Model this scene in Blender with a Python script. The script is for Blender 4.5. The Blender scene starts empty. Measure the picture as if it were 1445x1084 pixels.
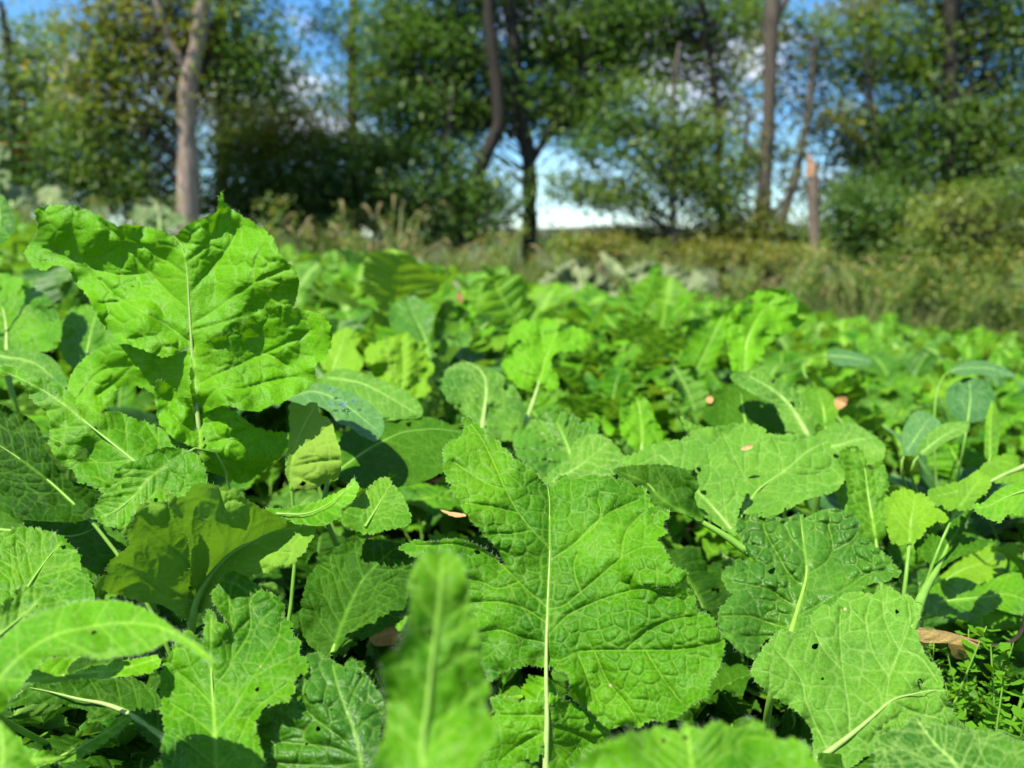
import bpy, math, random
import numpy as np
from mathutils import Vector, Matrix, Euler

# ------------------------------------------------------------------ camera, light, exposure
scene = bpy.context.scene
W0, H0, FPX = 1445.0, 1084.0, 1112.0
CAMZ = 0.45
PITCH = math.radians(10.5)
cam_d = bpy.data.cameras.new('camera')
cam_d.sensor_width = 36.0
cam_d.lens = 36.0 * FPX / W0
cam_d.clip_start = 0.01
cam_d.clip_end = 2000
cam_d.dof.use_dof = True
cam_d.dof.focus_distance = 0.50
cam_d.dof.aperture_fstop = cam_d.lens / 4.4
cam = bpy.data.objects.new('camera', cam_d)
scene.collection.objects.link(cam)
cam.location = (0, 0, CAMZ)
cam.rotation_euler = (math.pi / 2 - PITCH, 0, 0)
scene.camera = cam

SUN = Vector((-0.36, -0.30, 0.95)).normalized()      # towards the sun
sun_el = math.asin(SUN.z)
sun_az = math.atan2(SUN.x, SUN.y)
sl = bpy.data.lights.new('sun', 'SUN')
sl.energy = 5.0
sl.angle = math.radians(0.5)
sl.color = (1.0, 0.955, 0.87)
so = bpy.data.objects.new('sun', sl)
so.rotation_euler = SUN.to_track_quat('Z', 'Y').to_euler()
scene.collection.objects.link(so)

world = bpy.data.worlds.new('World')
scene.world = world
world.use_nodes = True
wn, wl = world.node_tree.nodes, world.node_tree.links
wn.clear()
w_out = wn.new('ShaderNodeOutputWorld')
w_bg = wn.new('ShaderNodeBackground')
w_bg.inputs['Strength'].default_value = 0.065
sky = wn.new('ShaderNodeTexSky')
sky.sky_type = 'NISHITA'
sky.sun_disc = False
sky.sun_elevation = sun_el
sky.sun_rotation = sun_az
sky.air_density = 1.0
sky.dust_density = 0.05
sky.ozone_density = 5.0
w_tc = wn.new('ShaderNodeTexCoord')
w_map = wn.new('ShaderNodeMapping')
w_map.inputs['Scale'].default_value = (1.0, 1.0, 2.2)
w_map.inputs['Location'].default_value = (0.31, 0.0, 0.12)
w_no = wn.new('ShaderNodeTexNoise')
w_no.inputs['Scale'].default_value = 3.2
w_no.inputs['Detail'].default_value = 7.0
w_no.inputs['Roughness'].default_value = 0.62
w_rmp = wn.new('ShaderNodeValToRGB')
w_rmp.color_ramp.elements[0].position = 0.49
w_rmp.color_ramp.elements[1].position = 0.63
w_hsv = wn.new('ShaderNodeHueSaturation')
w_hsv.inputs['Saturation'].default_value = 1.2
w_hsv.inputs['Value'].default_value = 1.5
w_mix = wn.new('ShaderNodeMix')
w_mix.data_type = 'RGBA'
w_mix.inputs[7].default_value = (8.2, 8.8, 10.2, 1)
wl.new(w_tc.outputs['Generated'], w_map.inputs['Vector'])
wl.new(w_map.outputs[0], w_no.inputs['Vector'])
wl.new(w_no.outputs['Fac'], w_rmp.inputs[0])
wl.new(sky.outputs[0], w_hsv.inputs['Color'])
w_tint = wn.new('ShaderNodeMix'); w_tint.data_type = 'RGBA'; w_tint.blend_type = 'MULTIPLY'
w_tint.inputs[0].default_value = 1.0; w_tint.inputs[7].default_value = (0.80, 0.97, 1.06, 1)
wl.new(w_hsv.outputs[0], w_tint.inputs[6])
wl.new(w_tint.outputs[2], w_mix.inputs[6])
w_sep = wn.new('ShaderNodeSeparateXYZ'); wl.new(w_tc.outputs['Generated'], w_sep.inputs[0])
w_el = wn.new('ShaderNodeMapRange'); w_el.interpolation_type = 'SMOOTHSTEP'
w_el.inputs[1].default_value = 0.03; w_el.inputs[2].default_value = 0.16; w_el.inputs[3].default_value = 0.15
wl.new(w_sep.outputs['Z'], w_el.inputs[0])
w_mul = wn.new('ShaderNodeMath'); w_mul.operation = 'MULTIPLY'
wl.new(w_rmp.outputs[0], w_mul.inputs[0]); wl.new(w_el.outputs[0], w_mul.inputs[1])
wl.new(w_mul.outputs[0], w_mix.inputs[0])
wl.new(w_mix.outputs[2], w_bg.inputs['Color'])
wl.new(w_bg.outputs[0], w_out.inputs['Surface'])

scene.view_settings.view_transform = 'Standard'
scene.view_settings.look = 'None'
scene.view_settings.gamma = 1.0
scene.view_settings.use_curve_mapping = False
scene.view_settings.exposure = 1.22
scene.render.engine = 'CYCLES'
scene.cycles.max_bounces = 10
scene.cycles.transmission_bounces = 6
scene.cycles.use_denoising = True

# ------------------------------------------------------------------ helpers
RNG = np.random.default_rng(7)
random.seed(7)
COL = scene.collection
CAM = np.array([0.0, 0.0, CAMZ])
cp, sp = math.cos(PITCH), math.sin(PITCH)

def unproj(P, d):
    """photo pixels (N,2) and distance along the view axis -> world points"""
    P = np.asarray(P, float).reshape(-1, 2)
    d = np.asarray(d, float)
    a = (P[:, 0] - W0 / 2) / FPX * d
    b = -(P[:, 1] - H0 / 2) / FPX * d
    out = np.empty((len(P), 3))
    out[:, 0] = a
    out[:, 1] = d * cp + b * sp
    out[:, 2] = CAMZ - d * sp + b * cp
    return out

def gz(x, y):
    """height of the ground: rises to the left, drops to the right"""
    x = np.asarray(x, float); y = np.asarray(y, float)
    s = np.clip(y / 6.0, 0, 1)
    s = 0.35 + 0.65 * s
    xx = np.clip(x, -9, 9)
    return -0.100 * xx * s - 0.20 * np.clip((y - 1.5) / 6.0, 0, 1.6) + 0.02 * np.sin(x * 1.7 + y * 0.6) * np.clip(y, 0, 1)

def link(o, parent=None):
    COL.objects.link(o)
    if parent is not None:
        o.parent = parent
    return o

def tag(o, label=None, cat=None, group=None, kind=None):
    if label: o['label'] = label
    if cat: o['category'] = cat
    if group: o['group'] = group
    if kind: o['kind'] = kind
    return o

def empty(name, loc, label=None, cat=None, group=None):
    o = bpy.data.objects.new(name, None)
    o.empty_display_size = 0.05
    o.location = loc
    link(o)
    return tag(o, label, cat, group)

def mk_mesh(name, V, F, mats, attrs=None, smooth=True, midx=None):
    """V (n,3); F list of arrays (k,3) or (k,4)"""
    me = bpy.data.meshes.new(name)
    V = np.ascontiguousarray(V, dtype=np.float32)
    if not isinstance(F, (list, tuple)): F = [F]
    F = [np.asarray(f, dtype=np.int32) for f in F if len(f)]
    loops = np.concatenate([f.ravel() for f in F])
    sizes = np.concatenate([np.full(len(f), f.shape[1], np.int32) for f in F])
    starts = np.concatenate([[0], np.cumsum(sizes)[:-1]]).astype(np.int32)
    me.vertices.add(len(V)); me.vertices.foreach_set('co', V.ravel())
    me.loops.add(len(loops)); me.loops.foreach_set('vertex_index', loops)
    me.polygons.add(len(sizes))
    me.polygons.foreach_set('loop_start', starts)
    me.polygons.foreach_set('loop_total', sizes)
    if midx is not None:
        me.polygons.foreach_set('material_index', np.asarray(midx, np.int32))
    me.update(calc_edges=True)
    if smooth:
        me.polygons.foreach_set('use_smooth', np.ones(len(sizes), bool))
    if attrs:
        for k, v in attrs.items():
            a = me.attributes.new(k, 'FLOAT', 'POINT')
            a.data.foreach_set('value', np.ascontiguousarray(v, np.float32))
    if not isinstance(mats, (list, tuple)): mats = [mats]
    for m in mats: me.materials.append(m)
    return me

def mk_obj(name, me, parent=None):
    return link(bpy.data.objects.new(name, me), parent)

class MB:
    """collects pieces of one mesh"""
    def __init__(s): s.V = []; s.F3 = []; s.F4 = []; s.A = {}; s.n = 0; s.M3 = []; s.M4 = []
    def add(s, V, F, mi=0, **attrs):
        V = np.asarray(V, float); F = np.asarray(F, int)
        (s.F3 if F.shape[1] == 3 else s.F4).append(F + s.n)
        (s.M3 if F.shape[1] == 3 else s.M4).append(np.full(len(F), mi))
        s.V.append(V)
        for k in set(list(s.A) + list(attrs)):
            if k not in s.A: s.A[k] = [np.zeros(s.n)] if s.n else []
            v = attrs.get(k, 0.0)
            s.A[k].append(np.full(len(V), v) if np.isscalar(v) else np.asarray(v, float))
        s.n += len(V)
    def mesh(s, name, mats, smooth=True):
        F, M = [], []
        if s.F3: F.append(np.concatenate(s.F3)); M.append(np.concatenate(s.M3))
        if s.F4: F.append(np.concatenate(s.F4)); M.append(np.concatenate(s.M4))
        return mk_mesh(name, np.concatenate(s.V), F, mats, {k: np.concatenate(v) for k, v in s.A.items()}, smooth, np.concatenate(M))

def tube_geo(P, R, n=8, cap=True):
    P = np.asarray(P, float); R = np.broadcast_to(np.asarray(R, float), (len(P),)).copy()
    T = np.gradient(P, axis=0); T /= np.linalg.norm(T, axis=1)[:, None] + 1e-12
    up = np.array([0, 0, 1.0]) if abs(T[0][2]) < 0.9 else np.array([1.0, 0, 0])
    N = np.cross(T[0], up); N /= np.linalg.norm(N)
    V = []
    for i in range(len(P)):
        N = N - T[i] * np.dot(N, T[i]); N /= np.linalg.norm(N) + 1e-12
        B = np.cross(T[i], N)
        a = np.arange(n) / n * 2 * math.pi
        V.append(P[i] + R[i] * (np.cos(a)[:, None] * N + np.sin(a)[:, None] * B))
    V = np.concatenate(V)
    i = np.arange(len(P) - 1)[:, None] * n; j = np.arange(n)[None, :]; k = (j + 1) % n
    F = np.stack([i + j, i + k, i + n + k, i + n + j], -1).reshape(-1, 4)
    return V, F

def catmull(P, step, closed=False):
    P = np.asarray(P, float)
    n = len(P)
    out = []
    rng = range(n) if closed else range(n - 1)
    for i in rng:
        if closed:
            p0, p1, p2, p3 = P[(i - 1) % n], P[i], P[(i + 1) % n], P[(i + 2) % n]
        else:
            p1, p2 = P[i], P[i + 1]
            p0 = P[i - 1] if i > 0 else 2 * p1 - p2
            p3 = P[i + 2] if i + 2 < n else 2 * p2 - p1
        L = np.linalg.norm(p2 - p1)
        m = max(2, int(L / step) + 1)
        t = np.linspace(0, 1, m, endpoint=False)[:, None]
        out.append(0.5 * ((2 * p1) + (-p0 + p2) * t + (2 * p0 - 5 * p1 + 4 * p2 - p3) * t ** 2 + (-p0 + 3 * p1 - 3 * p2 + p3) * t ** 3))
    if not closed: out.append(P[-1][None])
    return np.concatenate(out)

def resample(P, step, closed=False):
    if closed: P = np.vstack([P, P[:1]])
    d = np.r_[0, np.cumsum(np.linalg.norm(np.diff(P, axis=0), axis=1))]
    n = max(3, int(d[-1] / step))
    s = np.linspace(0, d[-1], n + 1)
    if closed: s = s[:-1]
    return np.stack([np.interp(s, d, P[:, k]) for k in range(P.shape[1])], 1)

def _h(ix, iy, seed):
    h = (ix.astype(np.int64) * 374761393 + iy.astype(np.int64) * 668265263 + seed * 982451653) & 0xFFFFFFFF
    h = ((h ^ (h >> 13)) * 1274126177) & 0xFFFFFFFF
    h = (h ^ (h >> 16)) & 0xFFFFFF
    return h / float(0xFFFFFF)

def vnoise(x, y, seed=0):
    ix = np.floor(x).astype(np.int64); iy = np.floor(y).astype(np.int64)
    fx = x - ix; fy = y - iy
    fx = fx * fx * (3 - 2 * fx); fy = fy * fy * (3 - 2 * fy)
    a = _h(ix, iy, seed); b = _h(ix + 1, iy, seed); c = _h(ix, iy + 1, seed); d = _h(ix + 1, iy + 1, seed)
    return ((a * (1 - fx) + b * fx) * (1 - fy) + (c * (1 - fx) + d * fx) * fy) * 2 - 1

def voro(x, y, seed=0):
    ix = np.floor(x).astype(np.int64); iy = np.floor(y).astype(np.int64)
    F1 = np.full(x.shape, 9.0); F2 = np.full(x.shape, 9.0)
    for dx in (-1, 0, 1):
        for dy in (-1, 0, 1):
            cx = ix + dx; cy = iy + dy
            px = cx + 0.1 + 0.8 * _h(cx, cy, seed); py = cy + 0.1 + 0.8 * _h(cx, cy, seed + 57)
            d = np.hypot(px - x, py - y)
            m = d < F1
            F2 = np.where(m, F1, np.minimum(F2, d)); F1 = np.where(m, d, F1)
    return F1, F2

def segdist(P, L):
    """distance of points P to polyline L, and the parameter along it (0..1)"""
    best = np.full(len(P), 1e9); par = np.zeros(len(P)); side = np.zeros(len(P))
    n = len(L) - 1
    for i in range(n):
        a, b = L[i], L[i + 1]; ab = b - a
        t = np.clip(((P - a) @ ab) / (ab @ ab + 1e-9), 0, 1)
        q = a + t[:, None] * ab
        d = np.hypot(P[:, 0] - q[:, 0], P[:, 1] - q[:, 1])
        m = d < best
        best = np.where(m, d, best); par = np.where(m, (i + t) / n, par)
        cr = ab[0] * (P[:, 1] - a[1]) - ab[1] * (P[:, 0] - a[0])
        side = np.where(m, np.sign(cr), side)
    return best, par, side

# ------------------------------------------------------------------ materials
def new_mat(name):
    m = bpy.data.materials.new(name); m.use_nodes = True
    m.node_tree.nodes.clear()
    return m, m.node_tree.nodes, m.node_tree.links

def nd(ns, t, **kw):
    n = ns.new(t)
    for k, v in kw.items(): setattr(n, k, v)
    return n

def mixc(ns, ls, fac, a, b, blend='MIX'):
    m = nd(ns, 'ShaderNodeMix', data_type='RGBA', blend_type=blend)
    for s, v in ((0, fac), (6, a), (7, b)):
        if isinstance(v, (int, float)): m.inputs[s].default_value = v
        elif isinstance(v, tuple): m.inputs[s].default_value = (*v, 1) if len(v) == 3 else v
        else: ls.new(v, m.inputs[s])
    return m.outputs[2]

def math_n(ns, ls, op, a, b=0.0, clamp=False):
    m = nd(ns, 'ShaderNodeMath', operation=op, use_clamp=clamp)
    for s, v in ((0, a), (1, b)):
        if isinstance(v, (int, float)): m.inputs[s].default_value = v
        else: ls.new(v, m.inputs[s])
    return m.outputs[0]

def leaf_mat(name, c1, c2, vein, under, rough=0.45, transl=0.35, tcol=None, bump=0.5, spec=0.4, spots=0.0, netlight=0.38, yel=(0.12, 0.27, 0.004)):
    m, ns, ls = new_mat(name)
    out = nd(ns, 'ShaderNodeOutputMaterial')
    at = {k: nd(ns, 'ShaderNodeAttribute', attribute_name=k).outputs['Fac'] for k in ('vein', 'net', 'tone', 'rim')}
    tc = nd(ns, 'ShaderNodeTexCoord').outputs['Object']
    oi = nd(ns, 'ShaderNodeObjectInfo').outputs['Random']
    n1 = nd(ns, 'ShaderNodeTexNoise'); n1.inputs['Scale'].default_value = 30; n1.inputs['Detail'].default_value = 4
    ls.new(tc, n1.inputs['Vector'])
    f = math_n(ns, ls, 'ADD', at['tone'], math_n(ns, ls, 'MULTIPLY', math_n(ns, ls, 'SUBTRACT', n1.outputs['Fac'], 0.5), 0.9))
    f = math_n(ns, ls, 'ADD', f, math_n(ns, ls, 'MULTIPLY', math_n(ns, ls, 'SUBTRACT', oi, 0.5), 1.0), clamp=True)
    base = mixc(ns, ls, f, c1, c2)
    # yellowing that spreads in loose patches
    n3 = nd(ns, 'ShaderNodeTexNoise'); n3.inputs['Scale'].default_value = 14; n3.inputs['Detail'].default_value = 5
    ls.new(tc, n3.inputs['Vector'])
    m3 = nd(ns, 'ShaderNodeMapRange'); m3.inputs[1].default_value = 0.52; m3.inputs[2].default_value = 0.78; m3.inputs[4].default_value = 0.55
    ls.new(n3.outputs['Fac'], m3.inputs[0])
    base = mixc(ns, ls, m3.outputs[0], base, yel)
    # fine mottling of the blade
    n2 = nd(ns, 'ShaderNodeTexNoise'); n2.inputs['Scale'].default_value = 700; n2.inputs['Detail'].default_value = 3
    ls.new(tc, n2.inputs['Vector'])
    mr = nd(ns, 'ShaderNodeMapRange'); mr.inputs[1].default_value = 0.3; mr.inputs[2].default_value = 0.7
    mr.inputs[3].default_value = 0.82; mr.inputs[4].default_value = 1.15
    ls.new(n2.outputs['Fac'], mr.inputs[0])
    base = mixc(ns, ls, 1.0, base, mr.outputs[0], 'MULTIPLY')
    base = mixc(ns, ls, math_n(ns, ls, 'MULTIPLY', at['net'], netlight), base, vein)
    base = mixc(ns, ls, math_n(ns, ls, 'MULTIPLY', at['rim'], 0.45), base, vein)
    base = mixc(ns, ls, at['vein'], base, vein)
    if spots:
        v = nd(ns, 'ShaderNodeTexVoronoi'); v.inputs['Scale'].default_value = 55
        ls.new(tc, v.inputs['Vector'])
        lt = math_n(ns, ls, 'LESS_THAN', v.outputs['Distance'], 0.06)
        sepc = nd(ns, 'ShaderNodeSeparateColor'); ls.new(v.outputs['Color'], sepc.inputs[0])
        gt = math_n(ns, ls, 'GREATER_THAN', sepc.outputs[0], 1 - spots)
        base = mixc(ns, ls, math_n(ns, ls, 'MULTIPLY', lt, gt), base, (0.35, 0.33, 0.16))
    geo = nd(ns, 'ShaderNodeNewGeometry').outputs['Backfacing']
    ub = mixc(ns, ls, at['vein'], under, vein)
    ub = mixc(ns, ls, math_n(ns, ls, 'MULTIPLY', at['net'], 0.35), ub, vein)
    col = mixc(ns, ls, geo, base, ub)
    pr = nd(ns, 'ShaderNodeBsdfPrincipled')
    ls.new(col, pr.inputs['Base Color'])
    pr.inputs['Specular IOR Level'].default_value = spec
    rr = math_n(ns, ls, 'ADD', rough, math_n(ns, ls, 'MULTIPLY', geo, 0.2))
    rr = math_n(ns, ls, 'ADD', rr, math_n(ns, ls, 'MULTIPLY', math_n(ns, ls, 'SUBTRACT', n2.outputs['Fac'], 0.5), 0.3))
    ls.new(rr, pr.inputs['Roughness'])
    b2 = nd(ns, 'ShaderNodeTexVoronoi', feature='DISTANCE_TO_EDGE'); b2.inputs['Scale'].default_value = 260
    b2n = nd(ns, 'ShaderNodeTexNoise'); b2n.inputs['Scale'].default_value = 90
    ls.new(tc, b2n.inputs['Vector'])
    vm = nd(ns, 'ShaderNodeMix', data_type='RGBA', blend_type='LINEAR_LIGHT'); vm.inputs[0].default_value = 0.006
    ls.new(tc, vm.inputs[6]); ls.new(b2n.outputs['Color'], vm.inputs[7])
    ls.new(vm.outputs[2], b2.inputs['Vector'])
    hgt = math_n(ns, ls, 'ADD', math_n(ns, ls, 'MULTIPLY', math_n(ns, ls, 'MINIMUM', b2.outputs['Distance'], 0.16), 1.6),
                 math_n(ns, ls, 'MULTIPLY', n2.outputs['Fac'], 0.35))
    bp = nd(ns, 'ShaderNodeBump'); bp.inputs['Strength'].default_value = bump; bp.inputs['Distance'].default_value = 0.0009
    ls.new(hgt, bp.inputs['Height']); ls.new(bp.outputs[0], pr.inputs['Normal'])
    tr = nd(ns, 'ShaderNodeBsdfTranslucent')
    tcl = mixc(ns, ls, 0.55, col, tcol or (0.30, 0.50, 0.004))
    tcl = mixc(ns, ls, math_n(ns, ls, 'MULTIPLY', at['net'], 0.35), tcl, (0.03, 0.14, 0.01))
    ls.new(tcl, tr.inputs['Color']); ls.new(bp.outputs[0], tr.inputs['Normal'])
    ms = nd(ns, 'ShaderNodeMixShader'); ms.inputs[0].default_value = transl
    ls.new(pr.outputs[0], ms.inputs[1]); ls.new(tr.outputs[0], ms.inputs[2])
    ls.new(ms.outputs[0], out.inputs['Surface'])
    return m

def plain_mat(name, c1, c2=None, scale=8.0, rough=0.7, bump=0.0, transl=0.0, tcol=None, spec=0.3, attr=None, c3=None, coord='Object', stretch=None):
    m, ns, ls = new_mat(name)
    out = nd(ns, 'ShaderNodeOutputMaterial')
    pr = nd(ns, 'ShaderNodeBsdfPrincipled')
    tc = nd(ns, 'ShaderNodeTexCoord').outputs[coord]
    if stretch:
        mp = nd(ns, 'ShaderNodeMapping'); mp.inputs['Scale'].default_value = stretch
        ls.new(tc, mp.inputs['Vector']); tc = mp.outputs[0]
    no = nd(ns, 'ShaderNodeTexNoise'); no.inputs['Scale'].default_value = scale; no.inputs['Detail'].default_value = 6
    no.inputs['Roughness'].default_value = 0.65
    ls.new(tc, no.inputs['Vector'])
    rp = nd(ns, 'ShaderNodeMapRange'); rp.inputs[1].default_value = 0.32; rp.inputs[2].default_value = 0.68
    ls.new(no.outputs['Fac'], rp.inputs[0])
    col = mixc(ns, ls, rp.outputs[0], c1, c2 or c1)
    if attr:
        a = nd(ns, 'ShaderNodeAttribute', attribute_name=attr).outputs['Fac']
        col = mixc(ns, ls, a, col, c3)
    ls.new(col, pr.inputs['Base Color'])
    pr.inputs['Roughness'].default_value = rough
    pr.inputs['Specular IOR Level'].default_value = spec
    if bump:
        bp = nd(ns, 'ShaderNodeBump'); bp.inputs['Strength'].default_value = bump; bp.inputs['Distance'].default_value = 0.02
        ls.new(no.outputs['Fac'], bp.inputs['Height']); ls.new(bp.outputs[0], pr.inputs['Normal'])
    sh = pr.outputs[0]
    if transl:
        tr = nd(ns, 'ShaderNodeBsdfTranslucent')
        if tcol: tr.inputs['Color'].default_value = (*tcol, 1)
        else: ls.new(col, tr.inputs['Color'])
        ms = nd(ns, 'ShaderNodeMixShader'); ms.inputs[0].default_value = transl
        ls.new(sh, ms.inputs[1]); ls.new(tr.outputs[0], ms.inputs[2]); sh = ms.outputs[0]
    ls.new(sh, out.inputs['Surface'])
    return m

VEIN = (0.22, 0.42, 0.04)
M = {}
M['bright'] = leaf_mat('leaf_bright', (0.014, 0.100, 0.001), (0.100, 0.300, 0.002), VEIN, (0.13, 0.27, 0.02), 0.50, 0.36, bump=0.5, spots=0.10, spec=0.14, tcol=(0.17, 0.34, 0.002))
M['yellow'] = leaf_mat('leaf_yellow_green', (0.050, 0.175, 0.002), (0.145, 0.315, 0.004), VEIN, (0.17, 0.29, 0.025), 0.55, 0.38, bump=0.5, spec=0.2, tcol=(0.24, 0.40, 0.002))
M['matte'] = leaf_mat('leaf_matte', (0.032, 0.120, 0.008), (0.085, 0.225, 0.016), (0.26, 0.42, 0.09), (0.14, 0.27, 0.05), 0.62, 0.30, bump=0.5, spots=0.10, spec=0.12, tcol=(0.14, 0.30, 0.006))
M['glossy'] = leaf_mat('leaf_glossy', (0.016, 0.085, 0.002), (0.060, 0.195, 0.005), (0.18, 0.34, 0.04), (0.09, 0.21, 0.015), 0.44, 0.30, bump=0.5, spec=0.28, tcol=(0.13, 0.28, 0.002))
M['dark'] = leaf_mat('leaf_shade_tint', (0.008, 0.040, 0.001), (0.028, 0.095, 0.003), (0.08, 0.20, 0.015), (0.045, 0.12, 0.008), 0.58, 0.22, tcol=(0.06, 0.20, 0.002), bump=0.4, spec=0.05, yel=(0.05, 0.12, 0.004))  # shade on covered leaves, put into the blade colour
M['teal'] = leaf_mat('leaf_blue_green', (0.026, 0.098, 0.018), (0.055, 0.155, 0.030), (0.16, 0.28, 0.10), (0.12, 0.22, 0.10), 0.48, 0.2, bump=0.4, tcol=(0.06, 0.24, 0.03), spec=0.12, yel=(0.08, 0.19, 0.03))
M['pale'] = leaf_mat('leaf_pale_wilted', (0.08, 0.13, 0.045), (0.17, 0.20, 0.09), (0.34, 0.34, 0.24), (0.26, 0.28, 0.20), 0.8, 0.2, tcol=(0.25, 0.28, 0.12), bump=0.8, yel=(0.30, 0.28, 0.14), spec=0.05)
M['tan'] = leaf_mat('leaf_dry_tan', (0.52, 0.33, 0.09), (0.66, 0.47, 0.19), (0.55, 0.38, 0.16), (0.40, 0.22, 0.05), 0.6, 0.25, tcol=(0.6, 0.3, 0.05), spec=0.1, yel=(0.48, 0.27, 0.07))
M['scrap'] = leaf_mat('leaf_scrap_brown', (0.20, 0.085, 0.03), (0.38, 0.20, 0.07), (0.4, 0.26, 0.12), (0.25, 0.12, 0.04), 0.7, 0.1, tcol=(0.4, 0.2, 0.05), spec=0.05, yel=(0.14, 0.06, 0.02))
M['rib'] = plain_mat('midrib_skin', (0.16, 0.34, 0.03), (0.26, 0.44, 0.07), 60, 0.45, transl=0.2, tcol=(0.4, 0.7, 0.2))
M['ribpale'] = plain_mat('midrib_pale', (0.20, 0.34, 0.06), (0.36, 0.47, 0.15), 45, 0.45, transl=0.2, tcol=(0.5, 0.7, 0.3))
M['stem'] = plain_mat('petiole_skin', (0.10, 0.25, 0.02), (0.20, 0.36, 0.05), 40, 0.45, transl=0.15, tcol=(0.3, 0.6, 0.1))
M['hair'] = plain_mat('leaf_hair', (0.55, 0.70, 0.42), None, 5, 0.5, transl=0.4, tcol=(0.7, 0.85, 0.5))
M['brownstem'] = plain_mat('dry_stem', (0.20, 0.09, 0.03), (0.42, 0.22, 0.09), 60, 0.5)
# ------------------------------------------------------------------ leaves shaped one by one
REG = {1: (0, 250, 2.408), 2: (0, 640, 2.408), 3: (500, 560, 2.068), 4: (960, 560, 2.068), 5: (440, 320, 2.58), 6: (940, 320, 2.853), 0: (0, 0, 1.0),
       7: (1180, 560, 5.42), 8: (1200, 740, 5.861)}

def topx(reg, P):
    ox, oy, s = REG[reg]
    P = np.asarray(P, float)
    return P / s + np.array([ox, oy])

def toothed(P, amp, per, rng):
    """closed outline with irregular teeth and waves"""
    P = resample(catmull(P, 3.0, True), 1.0, True)
    n = len(P)
    T = np.roll(P, -2, 0) - np.roll(P, 2, 0); T /= np.linalg.norm(T, axis=1)[:, None] + 1e-9
    N = np.stack([T[:, 1], -T[:, 0]], 1)
    area = np.sum(P[:, 0] * np.roll(P[:, 1], -1) - np.roll(P[:, 0], -1) * P[:, 1])
    if area < 0: N = -N
    h = np.zeros(n); i = 0
    while i < n:
        L = int(per * rng.uniform(0.45, 1.7)) + 3
        a = amp * rng.uniform(0.15, 1.25)
        k = np.arange(min(L, n - i)); t = k / L
        h[i:i + len(k)] += a * (np.sin(math.pi * t ** 0.8) ** 0.8) - 0.5 * a
        sub = 0.25 * a * np.sin(t * math.pi * 2 * rng.integers(2, 4))
        h[i:i + len(k)] += sub
        i += L
    return P + N * h[:, None]

def fill_rows(P, xs, ys):
    """inside mask of polygon P at grid xs x ys (even-odd)"""
    Q = np.roll(P, -1, 0)
    mask = np.zeros((len(ys), len(xs)), bool)
    for r, y in enumerate(ys):
        c = (P[:, 1] > y) != (Q[:, 1] > y)
        if not c.any(): continue
        xc = np.sort(P[c, 0] + (y - P[c, 1]) * (Q[c, 0] - P[c, 0]) / (Q[c, 1] - P[c, 1]))
        mask[r] = (np.searchsorted(xc, xs) % 2) == 1
    return mask

def blur2(a, k=1):
    for _ in range(k):
        a = (a + np.roll(a, 1, 0) + np.roll(a, -1, 0) + np.roll(a, 1, 1) + np.roll(a, -1, 1)) / 5
    return a

def auto_secs(mid, width, rng, n=7, ang=52):
    """side veins springing from both sides of the midrib, curving towards the tip"""
    S = []
    mid = np.asarray(mid)
    L = resample(mid, 2.0)
    m = len(L)
    for sd in (-1, 1):
        for k in range(n):
            t = (k + 0.6 + rng.uniform(-0.2, 0.2)) / (n + 0.4)
            i = min(int(t * (m - 2)), m - 2)
            d = L[i] - L[min(i + 4, m - 1)]; d /= np.linalg.norm(d) + 1e-9
            a = math.radians(ang + rng.uniform(-8, 8)) * sd
            p = L[i].copy(); pts = [p.copy()]
            ln = width * rng.uniform(0.75, 1.0)
            for q in range(9):
                aa = a * (1 - 0.05 * q) + rng.uniform(-0.1, 0.1)
                dd = np.array([d[0] * math.cos(aa) - d[1] * math.sin(aa), d[0] * math.sin(aa) + d[1] * math.cos(aa)])
                p = p + dd * ln / 9; pts.append(p.copy())
            S.append(np.array(pts))
            # forks
            for q in (4, 6):
                b = pts[q].copy(); fk = [b.copy()]
                aa = a * 0.25 if q == 4 else a * 1.7
                dd = np.array([d[0] * math.cos(aa) - d[1] * math.sin(aa), d[0] * math.sin(aa) + d[1] * math.cos(aa)])
                for _ in range(3):
                    b = b + dd * ln / 11; fk.append(b.copy())
                S.append(np.array(fk))
    return S

LEAF_ID = [0]
HERO_TRI = [0]

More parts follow.
